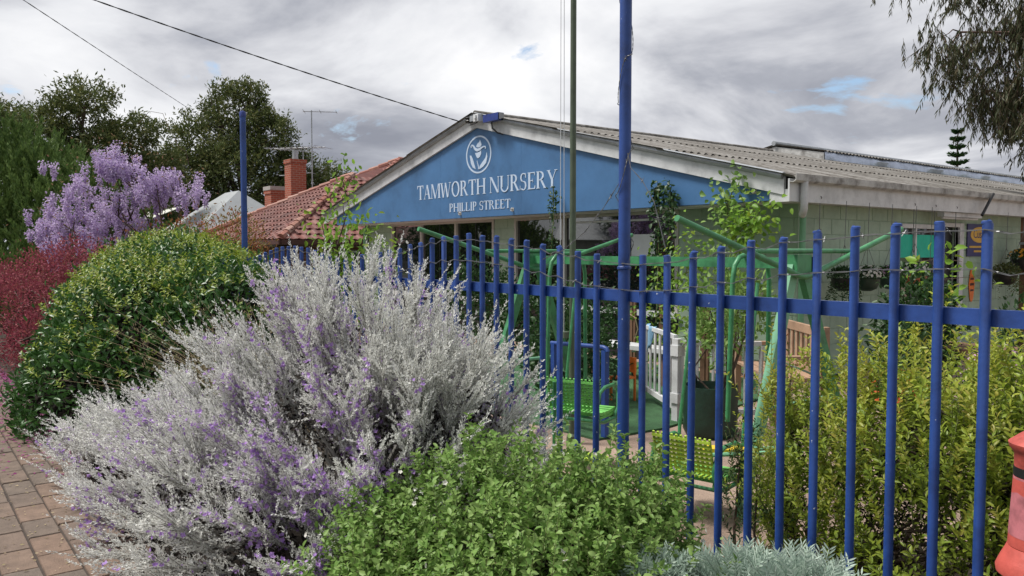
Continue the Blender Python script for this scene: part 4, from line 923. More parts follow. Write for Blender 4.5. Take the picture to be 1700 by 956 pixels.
fpz = (st[fi] + g[fi] * ln[fi, None] * .55)[:, None] + g[fi][:, None] * (rng.uniform(-.3, .3, (len(fi), nf, 1)) * ln[fi][:, None, None]) + rng.normal(0, .014, (len(fi), nf, 3))
fpz = fpz.reshape(-1, 3); fpz = fpz[rng.random(len(fpz)) < .62]
fd = unit(rng.normal(0, 1, fpz.shape) + unit(fpz - base) * .8 + np.array([0, 0, .2])); fr = np.repeat(fd, 5, 0)
a = unit(np.cross(fd, rng.normal(0, 1, fd.shape))); b = np.cross(fd, a); an = np.arange(5) * 2 * np.pi / 5
pd = (a[:, None] * np.cos(an)[:, None] + b[:, None] * np.sin(an)[:, None]).reshape(-1, 3)
F(sv, 'flowers', leaf_geo(np.repeat(fpz, 5, 0), pd + fr * .7, fr, rng.uniform(.014, .021, len(pd)), .013, .1), 'mauve')
def inner_shade(par, lobes, n, k=.72, sz=.03):  # dark leaves added inside the lobes so the gaps look shaded
    q, oo = shell([(c, tuple(np.array(r) * k)) for c, r in lobes], n, .6, 1.0, -.4); F(par, 'inner_shade_leaves', leaf_geo(q, rng.normal(0, 1, q.shape), rng.normal(0, 1, q.shape), rng.uniform(sz * .7, sz * 1.4, len(q)), sz * .5), 'shadeleaf')
inner_shade(sv, lob0, 20000, .66, .034)
wd = MB()
for k in range(26):
    c = lob[k % len(lob)][0]; a = random.uniform(0, 6.28); q = Vector(c) + Vector((math.cos(a) * .7, math.sin(a) * .45, random.uniform(.05, .6)))
    limb(wd, (-4.2 + random.gauss(0, .15), 2.05 + random.gauss(0, .1), -.02), q, .02, .005, 5, .06, 5)
Fb(sv, 'branches', wd, 'twig')

# --- low fresh green shrub at the front
gs = plant('green_shrub', 'low bright green bush with a few white flowers below the fence', 'shrub', (-2.2, 2.0, 0))
lob = [((-2.78, 2.1, .1), (.72, .6, .70)), ((-2.4, 2.4, .1), (.48, .42, .66)), ((-3.0, 1.75, .05), (.55, .48, .54)), ((-2.35, 1.9, .05), (.55, .5, .58)), ((-2.1, 2.4, 0), (.40, .4, .46)), ((-2.6, 1.6, 0), (.5, .38, .44))]
p, o_ = shell(lob, 2600, .55, 1.0, -.1)
g = unit(o_ * .8 + np.array([0, 0, .75]) + rng.normal(0, .4, p.shape)); ln = rng.uniform(.12, .26, len(p))
pos, d, tan, pth = shoots(p - g * ln[:, None] * .6, g, ln, 22, .08, .85)
A1 = leaf_geo6(pos, d, tan + rng.normal(0, .4, pos.shape), rng.uniform(.020, .040, len(pos)), rng.uniform(.013, .023, len(pos)))
P2, D2, _ = clumps(lob, 2200, 7, .035, .45, .95, -.1, .5)
A2 = leaf_geo6(P2, D2, rnrm(len(P2)), rng.uniform(.014, .028, len(P2)), rng.uniform(.010, .016, len(P2)))
inner_shade(gs, lob, 12000, .72, .025); F(gs, 'foliage', join(A1, A2), 'fresh'); F(gs, 'stems', np_tubes(pth, np.linspace(.0025, .001, 5)[None]), 'greenstem')
fpz, o_ = shell(lob, 46, .95, 1.08, .2); fd = unit(o_ + rng.normal(0, .4, o_.shape)); a = unit(np.cross(fd, rng.normal(0, 1, fd.shape))); b = np.cross(fd, a); an = np.arange(5) * 2 * np.pi / 5
pd = (a[:, None] * np.cos(an)[:, None] + b[:, None] * np.sin(an)[:, None]).reshape(-1, 3); fr = np.repeat(fd, 5, 0)
F(gs, 'flowers', leaf_geo6(np.repeat(fpz, 5, 0), pd + fr * .5, fr, .013, .011), 'whitepetal')
wd = MB()
for k in range(60):
    q = Vector((random.uniform(-3.3, -2.0), random.uniform(1.4, 2.5), random.uniform(.25, .5))); limb(wd, (q.x * .5 - 1.32, q.y * .5 + 1.0, -.02), q, .006, .0025, 4, .1, 4)
Fb(gs, 'branches', wd, 'greenstem')

# --- big clipped hedge on the left
hd = plant('rounded_hedge', 'large rounded glossy green hedge with yellow green new growth on top', 'hedge', (-9.5, 2.3, 0))
lob = [((-9.2, 2.5, .55), (2.0, 1.25, 1.15)), ((-8.35, 1.95, .45), (1.35, .95, 1.0)), ((-10.8, 2.85, .6), (1.7, 1.1, 1.2)), ((-7.6, 2.45, .5), (1.0, .7, 1.05)), ((-8.0, 1.42, .15), (1.0, .62, .76))]
Pp, D, O = clumps(lob, 5200, 9, .055, .84, 1.02, -.75, .15, .6)
P3, D3, O3 = clumps(lob, 1500, 8, .09, .6, .86, -.6, .1, .9)
A1 = leaf_geo6(Pp, D, O + rng.normal(0, .45, O.shape), rng.uniform(.05, .078, len(Pp)), rng.uniform(.024, .034, len(Pp)))
A3 = leaf_geo6(P3, D3, rnrm(len(P3)), rng.uniform(.045, .07, len(P3)), rng.uniform(.022, .03, len(P3)))
inner_shade(hd, lob, 14000, .82, .07); F(hd, 'foliage', join(A1, A3), 'hedge')
p, o_ = shell(lob, 3800, .98, 1.05, -.1); pr = rng.random(len(p)) < np.clip((o_[:, 2] - .38) * 2.2, .035, 1); p, o_ = p[pr], o_[pr]
g = unit(o_ + np.array([0, 0, .7]) + rng.normal(0, .3, p.shape)); ln = rng.uniform(.06, .13, len(p))
pos, d, tan, pth = shoots(p - g * .03, g, ln, 9, .05, .85)
F(hd, 'new_growth', leaf_geo6(pos, d, tan, rng.uniform(.032, .052, len(pos)), rng.uniform(.014, .021, len(pos))), 'hedge_new')
wd = MB()
for k in range(40):
    c = lob[k % 5]; dd = rdir(1, -.2)[0]; q = Vector(c[0]) + Vector(dd * np.array(c[1]) * .8); limb(wd, (c[0][0] * .4 - 9.3 * .6, 2.3, 0), q, .035, .008, 5, .06, 5)
Fb(hd, 'branches', wd, 'bark')
# reddish nandina behind, pink bush, straw grass
nn_ = plant('reddish_shrub', 'red tipped nandina shrub just behind the top of the hedge', 'shrub', (-11.5, 3.4, 0))
lob = [((-11.6, 3.4, .95), (1.3, .6, 1.12)), ((-12.9, 3.1, .9), (.9, .6, 1.05)), ((-10.3, 3.5, .95), (.9, .5, 1.10))]
Pp, D, O = clumps(lob, 1300, 9, .07, .7, 1.06, -.2, .5); F(nn_, 'foliage', leaf_geo(Pp, D, rnrm(len(Pp)), rng.uniform(.04, .065, len(Pp)), rng.uniform(.014, .022, len(Pp))), 'redtip')
wd = MB(); [limb(wd, (-11.6 + random.gauss(0, .8), 3.4, 0), (-11.6 + random.gauss(0, 1), 3.4 + random.gauss(0, .2), 1.6), .015, .006) for k in range(14)]; Fb(nn_, 'stems', wd, 'bark')
pk = plant('pink_shrub', 'crimson pink leaved bush left of the rounded hedge', 'shrub', (-13.4, 1.6, 0))
lob = [((-12.6, 2.1, .6), (1.5, .8, 1.15)), ((-13.6, 1.7, .55), (1.5, .85, 1.0)), ((-15.0, 1.4, .5), (1.6, .8, .85)), ((-16.5, 1.2, .45), (1.6, .8, .7)), ((-12.0, 1.7, .25), (1.0, .6, .6))]
Pp, D, O = clumps(lob, 3600, 10, .06, .75, 1.05, -.5, .2, .7); F(pk, 'foliage', leaf_geo(Pp, D, O + rng.normal(0, .6, O.shape), rng.uniform(.035, .06, len(Pp)), rng.uniform(.016, .024, len(Pp))), 'pinkleaf')
wd = MB(); [limb(wd, (-14 + random.gauss(0, 1), 1.6, 0), (-14 + random.gauss(0, 1.2), 1.6 + random.gauss(0, .4), 1.0), .02, .006) for k in range(20)]; Fb(pk, 'branches', wd, 'bark')
n = 5200; pf = np.stack([rng.uniform(-15, -6.4, n), 1.15 - np.abs(rng.normal(0, .3, n)), np.full(n, .007)], 1); pf = pf[rng.random(n) < np.clip((-pf[:, 0] - 6.0) / 4, .04, 1)]
o = np_mesh('fallen_petals', *leaf_geo(pf, np.stack([rng.normal(0, 1, len(pf)), rng.normal(0, 1, len(pf)), np.zeros(len(pf))], 1), rnrm(len(pf), 4), .03, .016, .1), 'petalfall'); o['label'] = 'fallen magenta petals scattered on the path'; o['category'] = 'petals'; o['kind'] = 'stuff'
n = 340; pf = np.stack([rng.uniform(-6.6, -3.4, n), rng.uniform(.3, 1.15, n), np.full(n, .006)], 1)
o = np_mesh('leaf_litter', *leaf_geo(pf, np.stack([rng.normal(0, 1, n), rng.normal(0, 1, n), np.zeros(n)], 1), rnrm(n, 3), rng.uniform(.01, .03, n), rng.uniform(.004, .012, n), .2), 'straw'); o['label'] = 'dry leaf litter scattered over the pavers'; o['category'] = 'leaf litter'; o['kind'] = 'stuff'
sgz = plant('straw_grass', 'clump of dry straw coloured grass stalks between hedge and silver bush', 'grass clump', (-5.9, 2.35, 0))
n = 170; b0 = np.array([-5.9, 2.3, .1]) + rng.normal(0, .1, (n, 3)) * np.array([2.2, 1.2, 0]); gd = unit(np.stack([rng.normal(-.35, .45, n), rng.normal(-.15, .3, n), np.full(n, 1.0)], 1)); tt = np.linspace(0, 1, 7)[None, :, None]
lnn = rng.uniform(.9, 1.55, (n, 1, 1)); pth = b0[:, None] + gd[:, None] * lnn * tt + np.concatenate([gd[:, None, :2] * .55, np.full((n, 1, 1), -.16)], 2) * lnn * tt ** 2
F(sgz, 'stalks', np_tubes(pth, np.linspace(.0028, .0012, 7)[None]), 'straw')
tip = pth[:, -2:].reshape(-1, 3); gdd = np.repeat(gd, 2, 0); tip = np.repeat(tip, 5, 0) + rng.normal(0, .02, (len(tip) * 5, 3)); F(sgz, 'seed_heads', leaf_geo(tip, np.repeat(gdd, 5, 0) + rng.normal(0, .3, tip.shape), rnrm(len(tip)), .03, .005), 'straw')

# --- wisteria
ws = plant('wisteria', 'wisteria with hanging lilac flower clusters above the hedge', 'wisteria', (-12.6, 3.6, 0))
wd = MB(); heads = []
anch = [(-13.4, 3.1, 2.75), (-14.0, 2.9, 2.5), (-13.0, 3.2, 2.95), (-14.5, 2.7, 2.1), (-12.6, 3.5, 2.6), (-13.3, 3.1, 2.3), (-15.0, 2.4, 1.95), (-14.0, 2.8, 1.95), (-14.8, 2.4, 1.7), (-12.3, 3.75, 2.72), (-13.0, 3.2, 2.0), (-14.9, 2.4, 2.2), (-13.1, 3.1, 2.55), (-13.2, 3.2, 3.0), (-13.6, 3.0, 2.9), (-13.8, 3.0, 2.2), (-12.2, 3.8, 2.5), (-13.7, 2.9, 1.75), (-12.7, 3.4, 1.95), (-14.4, 2.6, 1.8), (-13.6, 3.0, 2.05)]
anch = [(x - .25, y - .3, z) for x, y, z in anch]
for q in anch:
    pts = limb(wd, (-12.9 + random.gauss(0, .15), 3.4, .0), q, .035, .008, 6, .07, 5)
    for k in range(3): e2 = Vector(q) + Vector((random.gauss(0, .38), random.gauss(0, .3), random.gauss(.0, .16))); limb(wd, pts[-2], e2, .007, .003, 4, .1, 4); heads += [e2, Vector(q).lerp(e2, .5)]
limb(wd, (-12.6, 3.6, 2.9), (-12.9, 3.4, 3.45), .006, .004, 4, .1, 4); wd.tube([(-12.9, 3.4, 3.45), (-13.2, 3.4, 3.72), (-13.6, 3.3, 3.80), (-13.9, 3.2, 3.62)], .004, 4)
Fb(ws, 'vines', wd, 'bark')
hp = np.array([list(h) for h in heads]); hp = np.repeat(hp, 2, 0) + rng.normal(0, .09, (len(hp) * 2, 3)); nf = 130
s = rng.random((len(hp), nf)) ** .8; lr = rng.uniform(.2, .36, (len(hp), 1)); rr = (.075 * (1 - s) + .02) * np.sqrt(rng.random(s.shape)) ; aa = rng.uniform(0, 6.28, s.shape)
fp_ = hp[:, None] + np.stack([rr * np.cos(aa), rr * np.sin(aa), -s * lr], -1); fp_ = fp_.reshape(-1, 3)
F(ws, 'flower_clusters', leaf_geo(fp_, rng.normal(0, 1, fp_.shape) + np.array([0, 0, -.3]), rnrm(len(fp_)), rng.uniform(.025, .042, len(fp_)), .026, .3), 'wisteria')
lp = np.repeat(hp[::2], 5, 0) + rng.normal(0, .13, (len(hp[::2]) * 5, 3)) + np.array([0, 0, .05]); F(ws, 'young_leaves', leaf_geo(lp, rng.normal(0, 1, lp.shape), rnrm(len(lp)), .05, .02), 'bronze')

# --- trees
def tree(name, label, base, lobes, tr, nclump, per, cr, L_, W_, m, group=None, bark='bark', lo=.45, fork=.4, cat='tree'):
    t = plant(name, label, cat, base, group); wd = MB(); b = Vector(base)
    top = max(lobes, key=lambda l_: l_[0][2] + l_[1][2]); f = b.lerp(Vector(top[0]), fork)
    limb(wd, b - Vector((0, 0, .3)), f, tr, tr * .75, 5, .02, 9)
    for c, r in lobes:
        c = Vector(c); pts = limb(wd, f, c, tr * .5, tr * .18, 5, .06, 6)
        for k in range(6):
            q = c + Vector(rdir(1, -.4)[0] * np.array(r) * .85); limb(wd, pts[random.randint(2, 4)], q, tr * .16, tr * .03, 4, .08, 5)
    Fb(t, 'trunk', wd, bark)
    Pp, D, O = clumps(lobes, nclump, per, cr, lo, 1.05, -.8, .2, .9)
    F(t, 'crown', leaf_geo(Pp, D, rnrm(len(Pp)), rng.uniform(L_ * .7, L_ * 1.3, len(Pp)), rng.uniform(W_ * .7, W_ * 1.3, len(Pp))), m)
    return t
def polar(pxx, d): # ground position a given distance out along a bearing (degrees left of +Y)
    a = R(pxx); return (-math.sin(a) * d, math.cos(a) * d)
def lobes_at(bearing, d, items):
    """items: (bearing offset deg, height, rx, rz)"""
    return [((*polar(bearing + db, d + dd), z), (r, r, rz)) for db, dd, z, r, rz in items]
B0 = 71.0; D0 = 50
big = lobes_at(B0, D0, [(0, 0, 9.2, 2.0, 2.2), (2.2, 1, 7.8, 2.0, 1.9), (-1.9, -.5, 8.2, 1.7, 1.6), (3.6, 0, 6.2, 1.7, 1.4), (-3.4, 0, 6.6, 1.5, 1.2), (0, -1, 6.6, 2.2, 1.6), (-4.8, .5, 5.6, 1.3, .9), (2.4, -.5, 4.8, 1.9, 1.2), (-2.2, -.5, 5.0, 1.8, 1.2), (4.0, 0, 4.2, 1.6, 1.0), (-.8, .3, 10.6, 1.0, 1.0), (-6.0, .8, 6.4, .9, .6), (1.2, .2, 10.0, .9, .8), (-5.3, 0, 4.2, 1.5, .9), (.5, 0, 3.6, 2.6, 1.2)])
tree('spreading_tree', 'tall spreading dark green tree behind the tiled house', (*polar(B0, D0), -1), big, .45, 1150, 42, .22, .24, .085, 'treeleaf')
B1, D1 = 80, 42
tree('spreading_tree', 'tree with flat layered crown behind the conifer', (*polar(B1 - .5, D1), -1), lobes_at(B1, D1, [(0, 0, 8.4, 1.5, .9), (-2.6, .5, 7.2, 1.5, .8), (2.2, 0, 7.2, 1.3, .9), (-1, 0, 6.2, 1.7, 1.1), (-3.8, 0, 5.6, 1.3, .7), (1.5, 0, 5.4, 1.5, 1.2), (-4.4, .2, 4.4, 1.1, .6), (-2.4, 0, 4.4, 1.2, 1.0)]), .3, 640, 40, .19, .2, .075, 'treeleaf')
B2, D2_ = 85, 46
tree('spreading_tree', 'dark tree crown at the far left edge behind the conifer', (*polar(B2 + .5, D2_), -1), lobes_at(B2, D2_, [(0, 0, 7.6, 1.8, 1.2), (2.4, 0, 8.0, 1.8, 1.3), (1.2, 0, 6.2, 2.0, 1.2), (-1.4, 0, 6.0, 1.6, 1.0)]), .3, 520, 38, .2, .22, .08, 'treeleaf')
for k, (bb, dd, hh, lab) in enumerate(((76.3, 70, 4.6, 'low dark tree left of the grey steel roof'), (72.6, 75, 5.0, 'low dark tree behind the grey steel roof'))):
    tree('background_tree', lab, (*polar(bb, dd), -1), lobes_at(bb, dd, [(0, 0, hh, 3.0, 2.2), (1.8, 0, hh - 1, 2.4, 1.8), (-1.8, 0, hh - .8, 2.4, 1.8)]), .3, 500, 16, .35, .35, .12, 'darkleaf')
# bright conifer
cf = plant('conifer', 'dense bright green conifer at the left edge', 'conifer', (-20.5, 2.6, 0))
lob = [((-20.2, 3.0, 1.6), (1.8, 1.5, 2.2)), ((-21.5, 2.2, 2.0), (1.9, 1.7, 2.5)), ((-19.0, 3.4, 1.4), (1.4, 1.3, 1.9)), ((-22.8, 1.2, 1.7), (1.6, 1.5, 2.2)), ((-18.4, 2.6, .8), (1.2, 1.0, 1.4))]
p, o_ = shell(lob, 5200, .55, 1.05, -.85); g = unit(o_ * .5 + np.array([0, 0, 1.0]) + rng.normal(0, .16, p.shape)); ln = rng.uniform(.3, .62, len(p))
pos, d, tan, pth = shoots(p - g * ln[:, None] * .5, g, ln, 34, .0, .5, 0)
F(cf, 'foliage', leaf_geo(pos, d + np.array([0, 0, .3]), rng.normal(0, 1, pos.shape), rng.uniform(.08, .14, len(pos)), rng.uniform(.028, .045, len(pos)), .2), 'conifer')
wd = MB(); [limb(wd, (-20.5, 2.6, -.2), l_[0], .12, .05, 5, .03, 7) for l_ in lob]; Fb(cf, 'trunk', wd, 'bark')
# drooping gum tree at upper right
gm = plant('gum_tree', 'gum tree with drooping leaves hanging into the upper right corner', 'tree', (-2.2, 19.5, 0))
wd = MB(); tips = []
tr0 = limb(wd, (-2.2, 19.5, -.2), (-3.2, 18.8, 5.2), .30, .20, 5, .02, 10); tr1 = limb(wd, (-3.2, 18.8, 5.2), (-3.6, 18.4, 9.5), .20, .1, 5, .03, 8)
brs = [((-3.0, 18.9, 4.3), (-7.2, 16.6, 4.85)), ((-3.2, 18.8, 5.4), (-7.6, 16.4, 6.0)), ((-3.3, 18.7, 6.2), (-7.4, 16.8, 7.2)), ((-3.4, 18.6, 7.0), (-6.6, 16.0, 8.2)), ((-3.2, 18.8, 5.0), (-5.4, 16.4, 5.0)), ((-3.5, 18.5, 8.2), (-6.8, 17.4, 9.4)), ((-3.3, 18.7, 6.6), (-4.8, 15.8, 7.2)), ((-3.3, 18.7, 5.8), (-5.2, 17.8, 5.9)), ((-3.0, 18.9, 4.4), (-4.4, 17.2, 4.3)), ((-3.3, 18.6, 5.3), (-2.4, 16.2, 5.8)), ((-3.4, 18.5, 7.2), (-1.5, 17.2, 8.4))]
brs = [(q, (e_[0] + .55 * min(1, max(0, (-4 - e_[0]) / 2)), e_[1], e_[2] - .2)) for q, e_ in brs]
for a_, b_ in brs:
    pts = limb(wd, a_, b_, .075, .02, 6, .05, 7)
    for pz in pts[2:]:
        for k in range(4):
            e2 = pz + Vector((random.gauss(-.1, .55), random.gauss(-.05, .5), random.gauss(.05, .4))); limb(wd, pz, e2, .014, .004, 4, .1, 4); tips += [e2, pz.lerp(e2, .6)]
Fb(gm, 'trunk', wd, 'gumbark')
tp = np.array([list(t_) for t_ in tips]); tp = np.repeat(tp, 17, 0) + rng.normal(0, .2, (len(tp) * 17, 3)); S = len(tp)
gdir = unit(np.stack([rng.normal(0, .45, S), rng.normal(0, .45, S), np.full(S, -.8)], 1)); lnn = rng.uniform(.25, .55, S)
pos, d, tan, pth = shoots(tp, gdir, lnn, 17, -.15, .55)
F(gm, 'crown', leaf_geo(pos, d + np.array([0, 0, -.9]), rng.normal(0, 1, pos.shape), rng.uniform(.10, .18, len(pos)), rng.uniform(.020, .030, len(pos)), .1), 'gum')
F(gm, 'twigs', np_tubes(pth, .003), 'gumbark')
# small far trees at right
npn = plant('norfolk_pine', 'small dark pine poking up behind the roof at right', 'pine tree', (-19.8, 46, 0))
wd = MB(); wd.tube([(-19.8, 46, 0), (-19.8, 46, 8.0)], [.2, .03], 6); Fb(npn, 'trunk', wd, 'bark'); tz = np.repeat(np.arange(2.5, 8.0, .42), 260); rad = (8.3 - tz) * .14 + .15; aa = rng.uniform(0, 6.28, len(tz)); q = rng.random(len(tz))
pp = np.stack([-19.8 + rad * q * np.cos(aa), 46 + rad * q * np.sin(aa), tz + .12 * q + rng.normal(0, .04, len(tz))], 1); F(npn, 'crown', leaf_geo(pp, np.stack([np.cos(aa), np.sin(aa), np.full(len(aa), .5)], 1), rnrm(len(pp)), .22, .08), 'darkleaf')
tree('pale_tree', 'pale leafed twiggy tree beyond the roof at right edge', (-15.5, 48, 0), [((-15.5, 48, 5.2), (1.7, 1.7, 1.5)), ((-14, 47, 4.6), (1.5, 1.5, 1.3)), ((-16.6, 48.5, 4.2), (1.2, 1.2, 1.0))], .16, 330, 7, .2, .16, .07, 'silver')
tree('yard_tree', 'broad dark tree in the yard beyond the side eave', (-2.0, 27, 0), [((-2.5, 27, 3.0), (2.2, 2.2, 1.6)), ((-.5, 26, 3.0), (2.0, 2.0, 1.6)), ((-4, 28, 2.6), (1.2, 1.6, 1.2))], .2, 600, 14, .2, .16, .06, 'darkleaf')

# --- lime leaved young tree by the far post
yt = plant('young_tree', 'young lime green leaved tree in front of the tiled roof', 'tree', (-10.2, 5.0, 0))
wd = MB(); tips = []
for q in ((-10.3, 5.0, 2.35), (-9.9, 5.2, 1.95), (-10.6, 4.8, 2.1), (-10.1, 4.9, 2.6), (-9.6, 5.3, 1.7), (-10.4, 4.9, 1.7), (-9.8, 5.1, 1.45), (-10.5, 5.0, 1.35)):
    pts = limb(wd, (-10.2, 5, .2), q, .02, .005, 6, .04, 5); tips += pts[3:]
Fb(yt, 'trunk', wd, 'bark'); tp = np.repeat(np.array([list(t_) for t_ in tips]), 26, 0); tp = tp + rng.normal(0, .13, tp.shape)
F(yt, 'crown', leaf_geo6(tp, rng.normal(0, 1, tp.shape) + np.array([0, 0, -.5]), rnrm(len(tp), 1.2), rng.uniform(.07, .12, len(tp)), rng.uniform(.04, .065, len(tp))), 'limeleaf')

# --- yellow green hedge behind the fence
yh = plant('yellow_green_hedge', 'yellow green leafy hedge growing behind the blue fence at right', 'hedge', (-1.5, 3.8, 0))
lob = [((-1.75, 3.85, .3), (.55, .5, .88)), ((-1.2, 3.9, .3), (.6, .55, .92)), ((-.5, 3.9, .3), (.6, .55, .95)), ((-2.2, 3.75, .25), (.42, .35, .78)), ((-1.5, 3.55, .2), (.6, .3, .75)), ((-.8, 3.55, .2), (.6, .3, .8)), ((.2, 3.9, .3), (.6, .5, .9))]
p, o_ = shell(lob, 3400, .5, 1.0, -.5); g = unit(o_ * .45 + np.array([0, 0, .9]) + rng.normal(0, .28, p.shape)); ln = rng.uniform(.16, .32, len(p))
pos, d, tan, pth = shoots(p - g * ln[:, None] * .6, g, ln, 22, .05, .75)
lv = leaf_geo6(pos, d, tan + rng.normal(0, .3, pos.shape), rng.uniform(.028, .046, len(pos)), rng.uniform(.012, .018, len(pos)))
inner_shade(yh, lob, 9000, .7, .03); F(yh, 'foliage', lv, 'lilly'); F(yh, 'stems', np_tubes(pth, np.linspace(.003, .001, 5)[None]), 'greenstem')
p, o_ = shell(lob, 900, .9, 1.08, .15); g = unit(o_ * .3 + np.array([0, 0, 1.0]) + rng.normal(0, .22, p.shape)); ln = rng.uniform(.12, .26, len(p))
pos, d, tan, pth = shoots(p - g * .05, g, ln, 20, .03, .7); F(yh, 'new_shoots', leaf_geo6(pos, d, tan + rng.normal(0, .3, pos.shape), rng.uniform(.026, .042, len(pos)), rng.uniform(.011, .016, len(pos))), 'lilly_new')
wd = MB(); [limb(wd, (random.uniform(-2.3, .3), random.uniform(3.6, 4.0), 0), (random.uniform(-2.3, .3), random.uniform(3.5, 4.1), random.uniform(.6, 1.0)), .011, .004, 5, .05, 5) for k in range(60)]; Fb(yh, 'branches', wd, 'bark')
def sapling(x, y, h_, lab, m='lilly', new='lilly_new', spread=.12, n=26, grp='thin saplings inside the fence'):
    t = plant('hedge_sapling', lab, 'sapling', (x, y, 0), grp)
    p = np.stack([x + rng.normal(0, spread * .5, n), y + rng.normal(0, spread * .5, n), rng.uniform(.05, h_ * .75, n)], 1)
    g = unit(np.stack([rng.normal(0, .3, n), rng.normal(0, .3, n), np.full(n, 1.)], 1)); ln = rng.uniform(.18, .34, n)
    pos, d, tan, pth = shoots(p, g, ln, 22, .02, .7); up_ = pos[:, 2] > h_ * .62
    def lf(k): return leaf_geo6(pos[k], d[k], tan[k] + rng.normal(0, .3, pos[k].shape), rng.uniform(.022, .036, k.sum()), rng.uniform(.009, .013, k.sum()))
    F(t, 'foliage', lf(~up_), m); F(t, 'new_shoots', lf(up_), new); F(t, 'twigs', np_tubes(pth, .0018), 'greenstem')
    wd = MB(); limb(wd, (x, y, 0), (x + random.gauss(0, .03), y, h_ * .9), .009, .003, 5, .02, 5); Fb(t, 'stem', wd, 'bark')
sapling(-2.62, 3.55, .62, 'dark leaved thin sapling just right of the hanging lime seat', 'darkleaf', 'darkleaf', .10, 22)
sapling(-2.42, 3.65, 1.12, 'thin yellow green sapling left of the hedge, behind the fence', 'lilly', 'lilly_new', .13, 44)
sapling(-2.36, 3.35, .55, 'short dark sapling close behind the pickets left of the hedge', 'darkleaf', 'lilly', .12, 24)
sapling(-2.9, 4.35, 1.05, 'slender reddish tipped sapling beside the planter bag', 'lilly', 'redtip', .10, 26)

# --- grey green lobed foliage at the bottom
def dusty(x, y, h_, r_, lab):
    t = plant('dusty_miller', lab, 'plant', (x, y, 0), 'grey green feathery plants under the fence'); n = 200
    d0 = rdir(n, -.1); tip = np.array([x, y, h_ - r_ * .75]) + d0 * np.array([r_, r_, r_ * .75]) * rng.uniform(.55, 1, (n, 1)); o0 = unit(d0 + np.array([0, 0, .5]))
    ps_, ds_, ns_, ls_ = [], [], [], []
    side = unit(np.cross(o0, rng.normal(0, 1, o0.shape))); nm = np.cross(o0, side)
    for s in np.linspace(0, 1, 7):
        for sg2 in (-1, 1):
            ps_.append(tip + o0 * (.10 * s - .05)); ds_.append(o0 * (.7 + .3 * s) + side * sg2 * .85); ns_.append(nm); ls_.append(np.full(n, .045 * (1 - .45 * abs(s - .4))))
    ps_, ds_, ns_, ls_ = map(np.concatenate, (ps_, ds_, ns_, ls_)); ds_ = ds_ + rng.normal(0, .12, ds_.shape)
    F(t, 'foliage', leaf_geo6(ps_, ds_, ns_, ls_, ls_ * .20, .1, .1), 'dusty')
    pth = np.stack([np.broadcast_to(np.array([x, y, 0.]), tip.shape) + (tip - np.array([x, y, 0])) * np.array([.5, .5, .4]) * k for k in (0, .9)] + [tip - o0 * .05, tip + o0 * .05], 1)
    F(t, 'stems', np_tubes(pth, .0022), 'dusty')
dusty(-1.58, 2.55, .50, .22, 'grey green feathery plant at the foot of the pickets, largest clump')
dusty(-1.82, 2.50, .45, .15, 'grey green feathery plant, middle small clump at the bottom edge')
dusty(-2.03, 2.30, .42, .12, 'grey green feathery plant, leftmost clump beside the green shrub')

# --- climbers
def climber(lab, path, n, L_, W_, m, r_=.10, stem='greenstem'):
    t = plant('climbing_vine', lab, 'vine', path[0], 'vines climbing the nursery front'); wd = MB(); wd.tube(path, .008, 5)
    P_ = [Vector(q) for q in path]
    for k in range(8): i = random.randint(0, len(P_) - 2); q = P_[i].lerp(P_[i + 1], random.random()); limb(wd, q, q + Vector((random.gauss(0, r_), -.05, random.gauss(.1, r_))), .004, .002, 3, .1, 4)
    Fb(t, 'stem', wd, stem); seg = rng.integers(0, len(path) - 1, n); u = rng.random((n, 1)); A_ = np.array(path, float); c = A_[seg] * (1 - u) + A_[seg + 1] * u
    c = c + rng.normal(0, 1, (n, 3)) * np.array([r_, r_ * .5, r_]); F(t, 'leaves', leaf_geo6(c, rng.normal(0, 1, c.shape) + np.array([0, -.3, -.4]), unit(rng.normal(0, .5, c.shape) + np.array([0, -.7, .6])), rng.uniform(L_ * .7, L_ * 1.2, n), rng.uniform(W_ * .7, W_ * 1.2, n)), m)
    return t
climber('leafy green vine climbing over the sign right of the tall blue post', [(-7.0, 7.75, 0), (-7.05, 7.85, 1.0), (-7.12, 7.95, 1.6), (-7.15, 7.97, 2.25), (-7.14, 7.97, 2.46)], 420, .075, .045, 'darkleaf', .07)
climber('second strand of green vine hanging beside the leafy one', [(-6.95, 7.9, 1.5), (-6.93, 7.95, 1.9), (-6.9, 7.96, 2.2), (-6.95, 7.96, 2.42)], 190, .075, .045, 'darkleaf', .055)
climber('bushy lime green vine at the right end of the sign', [(-5.85, 7.8, .2), (-5.9, 7.85, 1.2), (-5.95, 7.9, 1.8), (-6.05, 7.95, 2.1), (-5.95, 7.95, 2.35)], 420, .085, .055, 'fresh', .14)
climber('lime green vine spray under the eave corner', [(-5.9, 7.85, 1.7), (-5.7, 7.85, 1.9), (-5.5, 7.8, 2.05), (-5.55, 7.8, 1.75)], 260, .085, .055, 'limeleaf', .13)
climber('thin dark vine growing up beside the flagpole', [(-9.25, 7.7, .3), (-9.2, 7.85, 1.3), (-9.22, 7.95, 2.1), (-9.25, 7.97, 2.55)], 230, .06, .035, 'darkleaf', .05)
climber('yellowish vine low on the wall left of the bent green tube', [(-6.9, 7.6, .1), (-6.75, 7.7, .8), (-6.5, 7.7, 1.3), (-6.2, 7.75, 1.45)], 700, .07, .04, 'limeleaf', .26)
